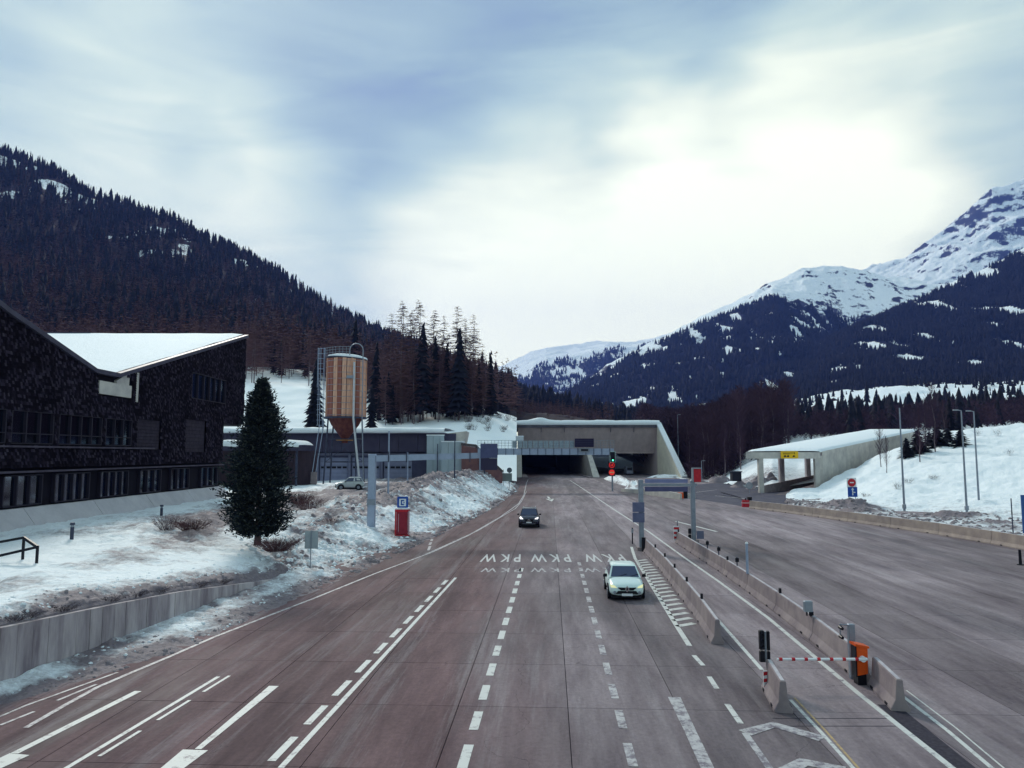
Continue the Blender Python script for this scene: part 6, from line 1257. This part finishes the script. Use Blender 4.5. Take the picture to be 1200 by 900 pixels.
# signs at the right
q = P(991, 590, 100); t = thing('road_sign', 'red round sign over a square blue arrow sign at the foot of the right bank', 'sign', (q.x, 98, .2)); s = 98/FPX
b = MB(); [b.tube((x, .05, -.2), (x, .05, P(991, 560, 98).z-.3), .04, n=6) for x in (-.45, .45)]; b.build('post', GALV, t); e = P(991, 565.5, 98); b = MB(); b.box(0, 0, e.z-.2, 1.25, .05, 1.25); b.build('white_board', WHITE, t); b = MB(); b.disc((0, -.05, e.z-.2), .52, (0, 1, 0), .04, 24); b.build('red_disc', REDP, t); b = MB(); b.box(0, -.085, e.z-.2, .5, .02, .14); b.build('white_bar', WHITE, t)
e = P(992, 576.5, 98); b = MB(); b.box(.08, 0, e.z-.2, 1.25, .05, 1.3); b.build('blue_board', BLUEP, t); b = MB(); b.box(.08, -.04, e.z-.25, .14, .02, .75); b.box(.25, -.04, e.z-.25, .34, .02, .12); b.extr([(-.12, -.03, e.z+.08), (.28, -.03, e.z+.08), (.08, -.03, e.z+.36)], (0, -.02, 0)); b.build('arrow', WHITE, t)
q = G(1206, 632); t = thing('blue_board', 'tall blue board standing behind the barrier at the right picture edge', 'sign', (P(1205, 600, 60).x, 60, 0)); p0, p1 = P(1198, 625, 60), P(1216, 580, 60); b = MB(); b.box(.2, 0, (p0.z+p1.z)/2, p1.x-p0.x, .1, p1.z-p0.z); b.build('board', mat('blue_panel', (.05, .12, .34), rough=.5), t); b = MB(); b.tube((.1, .1, -.2), (.1, .1, p1.z), .06, n=8); b.build('post', STEELD, t)
q = G(1196, 662); t = thing('bollard', 'short black bollard standing on the road in front of the right barrier', 'bollard', q); b = MB(); b.tube((0, 0, 0), (0, 0, .95), .09, .08, 10); b.build('post', BLACK, t); b = MB(); b.tube((0, 0, 0), (0, 0, .05), .22, .2, 12); b.build('foot', BLACK, t)
q = G(1188, 618); t = thing('snow_pole', 'thin dark snow pole behind the right barrier', 'pole', (P(1187, 620, 64).x, 64, .3)); b = MB(); b.tube((0, 0, -.3), (0, 0, P(1187, 584, 64).z-.3), .045, n=8); b.build('pole', STEELD, t); b = MB(); b.tube((0, 0, 1.6), (0, 0, 1.8), .05, n=8); b.build('band', BLACK, t)
# round mirror left of the gallery, containers and heaps behind the crossing
e = P(878, 569, 132); t = thing('round_sign', 'round pale sign on a pole at the left column of the gallery', 'sign', (e.x, 132, 0)); b = MB(); b.ring((0, 0, e.z), .45, .62, (0, 1, 0), .08); b.build('rim', GREYB, t); b = MB(); b.disc((0, .03, e.z), .46, (0, 1, 0), .04); b.build('face', mat('mirror_face', (.35, .35, .38), rough=.3), t); b = MB(); b.tube((0, .08, 0), (0, .08, e.z), .05, n=8); b.build('pole', GALV, t)
e = P(862, 552, 158); t = thing('dark_hut', 'small dark hut half buried in the snow left of the gallery', 'hut', (e.x, 158, P(862, 561, 158).z-.5)); b = MB(); b.box(0, 0, .95, 1.9, 1.8, 1.9); b.build('body', mat('hut_dark', (.03, .03, .045), rough=.8), t); b = MB(); b.box(0, 0, 2.0, 2.2, 2.1, .2); b.build('roof', STEELD, t)
for k, (px, py, rx, h, lab) in enumerate(((845, 566, 3.2, 1.5, 'grey rubble and snow heap left of the dark hut'), (868, 571, 2.2, 1.1, 'dark rubble heap beside the left column of the gallery'), (838, 564, 2.2, 1.0, 'small rubble heap nearest to the tunnel wing wall'), (882, 562, 4.0, 2.4, 'large grey snow heap behind the left column of the gallery'))):
    g_ = G(px, py); mound('rubble_heap', g_.x if k != 3 else 51, g_.y if k != 3 else 150, rx, 3, h, SNOW, lab, 'heap', 0, dirt=.85, seed=10+k, rough=1.0)
# ------------------------------------------------------------------ small things near the shingled building
for px, py, D, lab in ((84, 632, 52, 'short dark path light on the snow at the left below the plinth'), (189, 606, 64, 'small path light at the snow edge near the middle of the plinth')):
    q = on_left(px, py, D); t = thing('path_light', lab, 'path light', q); b = MB(); b.tube((0, 0, -.2), (0, 0, .75), .11, n=12); b.build('post', STEELD, t); b = MB(); b.tube((0, 0, .75), (0, 0, .88), .09, n=12); b.build('lens', GREYB, t); b = MB(); b.tube((0, 0, .88), (0, 0, 1.02), .16, .12, 12); b.build('cap', STEELD, t)
def rail():
    Y = 38; pts = [P(-60, 646, Y), P(28, 630, Y), P(44, 641, Y-1.5), P(-30, 658, Y-2.5)]; o = pts[2].copy(); t = thing('railing', 'dark angular metal railing rising from the snow at the left edge', 'railing', o)
    b = MB(o)
    for a, c in zip(pts[:-1], pts[1:]): b.tube(a, c, .09, n=4)
    b.build('top_rail', BLACK, t)
    for p in (pts[1], pts[1].lerp(pts[0], .5), pts[2]): b = MB(o); b.tube(p, p-Vector((0, 0, 1.2)), .07, n=4); b.build('post', BLACK, t)
rail()
# ================================================================== HOUSES AND CHURCH
def vz(x, y):
    a = VALLEY.reshape(-1, 4); i = np.argmin((a[:, 0]-x)**2+(a[:, 1]-y)**2); return float(a[i, 2])
def house(px, D, w, h, label, wall, rz=0, name='chalet'):
    x = (px-600)/FPX*D*1.0; x = P(px, 470, D).x; z = vz(x, D); t = thing(name, label, 'house', (x, D, z-.5), rz, 'houses of the village'); l = w*.9
    b = MB(); b.extr([(-w/2, -l/2, 0), (w/2, -l/2, 0), (w/2, -l/2, h), (0, -l/2, h+w*.26), (-w/2, -l/2, h)], (0, l, 0)); b.build('wall', wall, t)
    b = MB()
    for s in (-1, 1): b.hexa([(0, -l/2-1, h+w*.26+.1), (s*(w/2+1), -l/2-1, h-.45), (s*(w/2+1), l/2+1, h-.45), (0, l/2+1, h+w*.26+.1), (0, -l/2-1, h+w*.26+.7), (s*(w/2+1), -l/2-1, h+.1), (s*(w/2+1), l/2+1, h+.1), (0, l/2+1, h+w*.26+.7)])
    b.build('roof', SNOWC, t)
    for zz in (1.6, 4.4):
        if zz < h-.8:
            for xx in (-w*.3, 0, w*.3): b = MB(); b.box(xx, -l/2-.05, zz+.3, 1.1, .12, 1.2); b.build('window', BLACK, t)
    b = MB(); b.box(0, -l/2-.7, 3.2, w*.8, 1.3, .9); b.build('balcony', mat('chalet_wood', (.09, .05, .045), rough=.8), t)
WW = mat('white_render', (.5, .5, .5), rough=.8); WD = mat('dark_timber', (.055, .035, .045), rough=.8); WB = mat('brown_timber', (.11, .07, .07), rough=.8)
for px, D, w, h, lab, m in ((1178, 620, 15, 6.5, 'wide dark timber chalet on the snowy meadow at the far right', WD), (1196, 600, 10, 5, 'dark house beside the wide chalet at the right picture edge', WB), (1005, 700, 10, 5, 'small house with a snowy roof left of the meadow trees', WB), (1018, 640, 9, 4.5, 'low brown hut in the middle of the meadow', WD), (905, 900, 12, 7, 'white house just right of the church', WW),
                            (893, 880, 11, 6, 'white house just left of the church', WW), (958, 760, 10, 5.5, 'brown chalet above the gallery roof', WB), (1125, 680, 10, 5, 'brown chalet in the middle of the upper meadow', WB), (930, 820, 9, 5, 'small grey house between the church and the meadow trees', WW), (975, 900, 9, 5, 'small dark barn high on the meadow', WD)): house(px, D, w, h, lab, m, random.uniform(-.5, .5))
def church():
    D = 900; x = P(901, 470, D).x; z = vz(x, D)-1; t = thing('church', 'small pale village church with a pointed spire', 'church', (x, D, z)); top = P(902, 467, D).z-z
    b = MB(); b.box(0, 0, top*.32, 5.5, 5.5, top*.64); b.build('tower', WW, t); b = MB(); b.loft([[(-2.9, -2.9, top*.64), (2.9, -2.9, top*.64), (2.9, 2.9, top*.64), (-2.9, 2.9, top*.64)], [(-1.2, -1.2, top*.76), (1.2, -1.2, top*.76), (1.2, 1.2, top*.76), (-1.2, 1.2, top*.76)], [(-.1, -.1, top), (.1, -.1, top), (.1, .1, top), (-.1, .1, top)]], True, True); b.build('spire', mat('spire_slate', (.22, .22, .26), rough=.7), t)
    b = MB(); b.extr([(3, -4, 0), (3, 4, 0), (3, 4, 8), (3, 0, 12), (3, -4, 8)], (16, 0, 0)); b.build('nave', WW, t)
    b = MB(); b.hexa([(2.9, -5, 7.6), (19.3, -5, 7.6), (19.3, 0, 12.1), (2.9, 0, 12.1), (2.9, -5, 8.2), (19.3, -5, 8.2), (19.3, 0, 12.7), (2.9, 0, 12.7)]); b.build('roof', SNOWC, t); b = MB(); b.box(0, -2.8, top*.55, 1.2, .1, 2); b.build('belfry_window', BLACK, t)
church()
# ================================================================== VEHICLES
def quadpt(q, u, v): return (q[0]*(1-u)+q[1]*u)*(1-v)+(q[3]*(1-u)+q[2]*u)*v
def panel(name, q, inset, m, par, off=.012, n=1):
    q = [Vector(p) for p in q]; nr = (q[1]-q[0]).cross(q[3]-q[0]).normalized()*off; (iu, iv) = inset
    b = MB(); p = [quadpt(q, u, v)+nr for u, v in ((iu, iv), (1-iu, iv), (1-iu, 1-iv), (iu, 1-iv))]; b.quad(*p); return b.build(name, m, par)
def car(name, label, cat, loc, rz, L, W, H, paint, style, glassm):
    t = thing(name, label, cat, loc, rz); hw = W/2; h = L/2; suv = style != 'hatch'
    zb = .2 if not suv else .28; belt = H*.66; hood = H*(.60 if not suv else .63)
    st = [(-h, zb+.14, hood*.62, hw*.66), (-h+.05, zb+.02, hood*.76, hw*.82), (-h+.2, zb, hood*.88, hw*.93), (-h+.5, zb, hood*.97, hw*.98), (-h+1.0, zb, belt*.985, hw), (-h+1.3, zb, belt*1.0, hw), (0, zb, belt*1.0, hw), (h-1.0, zb, belt*1.03, hw), (h-.35, zb+.02, belt*1.04, hw*.97), (h-.08, zb+.1, belt*1.0, hw*.9), (h, zb+.25, belt*.8, hw*.78)]
    rings = []
    for y, z0, z1, w in st:
        rings.append([(-w*.86, y, z0), (-w*.985, y, z0+.13), (-w, y, z0+(z1-z0)*.45), (-w*.985, y, z1-.16), (-w*.90, y, z1-.05), (-w*.62, y, z1+.005), (0, y, z1+.03), (w*.62, y, z1+.005), (w*.90, y, z1-.05), (w*.985, y, z1-.16), (w, y, z0+(z1-z0)*.45), (w*.985, y, z0+.13), (w*.86, y, z0)])
    b = MB(); b.loft(rings, True, True); bd = b.build('body', paint, t, True)
    md = bd.modifiers.new('s', 'SUBSURF'); md.levels = md.render_levels = 1
    yw, yr0, yr1, ye = -h+(1.05 if not suv else 1.15), -h+(1.75 if not suv else 1.75), h-(.75 if not suv else .45), h-(.22 if not suv else .12)
    wb, wr = hw*.90, hw*.70; zr = H-.03
    A = [(-wb, yw, belt-.03), (wb, yw, belt-.03), (wr, yr0, zr-.02), (-wr, yr0, zr-.02)]; R = [(-wb, ye, belt), (wb, ye, belt), (wr*.96, yr1, zr-.03), (-wr*.96, yr1, zr-.03)]; ym = (yr0+yr1)/2
    rg = [[A[0], (-wb*1.0, ym, belt), R[0], R[1], (wb, ym, belt), A[1]], [A[3], (-wr*1.03, ym, zr-.0), R[3], R[2], (wr*1.03, ym, zr), A[2]], [(-wr*.8, yr0+.12, zr+.02), (-wr*.82, ym, zr+.05), (-wr*.78, yr1-.08, zr+.01), (wr*.78, yr1-.08, zr+.01), (wr*.82, ym, zr+.05), (wr*.8, yr0+.12, zr+.02)]]
    b = MB(); b.loft(rg, False, True); b.build('roof', paint, t, False)
    panel('windscreen', [A[0], A[1], A[2], A[3]], (.05, .05), glassm, t); panel('rear_window', [R[1], R[0], R[3], R[2]], (.07, .12), glassm, t)
    for s in (-1, 1):
        a, c, d, e = Vector((s*wb, yw, belt-.03)), Vector((s*wb, ym, belt)), Vector((s*wr*1.03, ym, zr)), Vector((s*wr, yr0, zr-.02)); q1 = [c, a, e, d] if s < 0 else [a, c, d, e]; panel('side_window', q1, (.1, .1), glassm, t)
        a2, d2 = Vector((s*wb, ye, belt)), Vector((s*wr*.96, yr1, zr-.03)); q2 = [a2, c, d, d2] if s < 0 else [c, a2, d2, d]; panel('side_window', q2, (.08, .1), glassm, t)
        for y in (-h+.8, h-.75):
            r = .31 if not suv else .37
            b = MB(); b.disc((s*(hw-.03), y, r+.03), r+.07, (1, 0, 0), .12, 22); b.build('wheel_arch', BLACK, t)
            b = MB(); b.tube((s*(hw-.2), y, r), (s*(hw+.02), y, r), r, r, 22); w = b.build('wheel', mat('tyre', (.018, .018, .022), rough=.8), t); b = MB(); b.tube((s*(hw+.0), y, r), (s*(hw+.04), y, r), r*.62, r*.55, 14); b.build('rim', GALV, w)
        b = MB(); b.cbox(s*(hw+.09), yw+.28, belt+.04, .2, .12, .15, .03); b.build('mirror', BLACK, t)
        for z in (.55, .55): pass
        b = MB(); b.box(s*(hw+.004), ym-.1, belt-.2, .01, .12, .025); b.build('door_handle', BLACK, t)
        hl_ = HEADL if not suv else HEADW
        y0 = -h+.02; b = MB(); zz = hood*.70 if not suv else hood*.78
        b.extr([(s*hw*.56, y0+.04, zz-.02), (s*hw*.86, y0+.17, zz-.03), (s*hw*.93, y0+.30, zz+.12), (s*hw*.66, y0+.13, zz+.06)], (0, -.06, .02)); b.build('headlight', hl_, t)
        b = MB(); b.disc((s*hw*.68, -h-.0, zb+.2), .07, (0, 1, 0), .06, 12); b.build('fog_lamp', GREYB if not suv else BLACK, t)
    zz = hood*.70 if not suv else hood*.66
    if not suv:
        b = MB(); b.extr([(-hw*.5, -h-.02, zz+.0), (hw*.5, -h-.02, zz+.0), (hw*.34, -h-.02, zz-.11), (-hw*.34, -h-.02, zz-.11)], (0, .08, .02)); b.build('grille', BLACK, t)
        b = MB(); b.extr([(-hw*.62, -h-.03, zb+.13), (hw*.62, -h-.03, zb+.13), (hw*.5, -h-.03, zb+.27), (-hw*.5, -h-.03, zb+.27)], (0, .08, 0)); b.build('air_intake', BLACK, t)
        b = MB(); e = [(0, .16), (.11, 0), (0, -.16), (-.11, 0)]; f = [(x*.5, z*.5) for x, z in e]
        for i in range(4): j = (i+1) % 4; b.extr([(e[i][0], -h-.045, zz-.04+e[i][1]), (e[j][0], -h-.045, zz-.04+e[j][1]), (f[j][0], -h-.045, zz-.04+f[j][1]), (f[i][0], -h-.045, zz-.04+f[i][1])], (0, -.02, 0))
        b.build('badge', mat('chrome', (.7, .7, .72), rough=.15, metal=1), t)
    else:
        b = MB(); b.extr([(-hw*.42, -h-.03, zz+.1), (hw*.42, -h-.03, zz+.1), (hw*.36, -h-.03, zz-.2), (-hw*.36, -h-.03, zz-.2)], (0, .08, 0)); b.build('grille', BLACK, t)
        b = MB(); b.ring((0, -h-.05, zz-.03), .075, .12, (0, 1, 0), .02, 18); b.build('badge', mat('chrome', (.7, .7, .72), rough=.15, metal=1), t)
        b = MB(); b.box(0, -h-.01, zb+.12, hw*1.3, .06, .12); b.build('air_intake', mat('bumper_grey', (.08, .08, .1), rough=.5), t)
        for s in (-1, 1): b = MB(); b.tube((s*wr*.85, yr0+.2, H+.05), (s*wr*.85, yr1-.1, H+.05), .02, n=6); b.build('roof_rail', GALV, t)
    b = MB(); b.box(0, -h-.05, zb+.10 if not suv else zz-.2, .52, .02, .11); b.build('number_plate', WHITE, t)
    b = MB(); b.box(0, 0, .17, W*.86, L*.9, .16); b.build('contact_shade_plate', BLACK, t)  # black plate added below the body to strengthen the contact shadow
    for s in (-.28, .28): b = MB(); b.tube((s-.02, yw+.05, belt+.02), (s+.38, yw+.17, belt+.12), .012, n=5); b.build('wiper', BLACK, t)
    return t
HEADL = mat('lit_headlight', (.9, .85, .5), rough=.2, emit=((1, .93, .45), .25)); HEADW = mat('white_headlight', (.9, .9, .9), rough=.2, emit=((.95, .97, 1), 1.1))
CARG = mat('car_glass', (.02, .035, .10), rough=.08, spec=.7)
PW = mat('white_car_paint', (.66, .80, .78), rough=.22, spec=.6); PB = mat('black_car_paint', (.012, .014, .035), rough=.2, spec=.6); PS = mat('pale_car_paint', (.52, .56, .56), rough=.3)
q = G(739, 704); c1 = car('hatchback_car', 'white hatchback with its headlights on beside the hatched markings', 'car', (q.x-.05, q.y+1.95, 0), -.06, 4.06, 1.73, 1.46, PW, 'hatch', CARG)
q = G(621, 618.5); c2 = car('suv_car', 'black sport utility car with bright headlights coming from the tunnel', 'car', (q.x, q.y+2.2, 0), -.04, 4.7, 1.95, 1.72, PB, 'suv', CARG)
q = P(410, 574, 104); c3 = car('parked_car', 'small white off-road car parked behind the snow bank below the silo', 'car', (q.x, 104, max(q.z, 1.9)), -math.pi/2+.15, 3.9, 1.7, 1.75, PS, 'suv', CARG)
# ================================================================== AIR
def haze():
    b = MB(); b.box(0, 4500, 500, 16000, 11000, 3010); o = b.build('haze', mat('tmp', (1, 1, 1))); m = bpy.data.materials.new('haze_air'); m.use_nodes = True; nt = m.node_tree; nt.nodes.clear()
    out = nt.nodes.new('ShaderNodeOutputMaterial'); v = nt.nodes.new('ShaderNodeVolumePrincipled'); v.inputs['Density'].default_value = 5.5e-5; v.inputs['Color'].default_value = (.18, .30, 1.0, 1); v.inputs['Anisotropy'].default_value = 0.2
    nt.links.new(v.outputs[0], out.inputs['Volume']); o.data.materials.clear(); o.data.materials.append(m); o['kind'] = 'stuff'
haze()
bpy.context.view_layer.update()
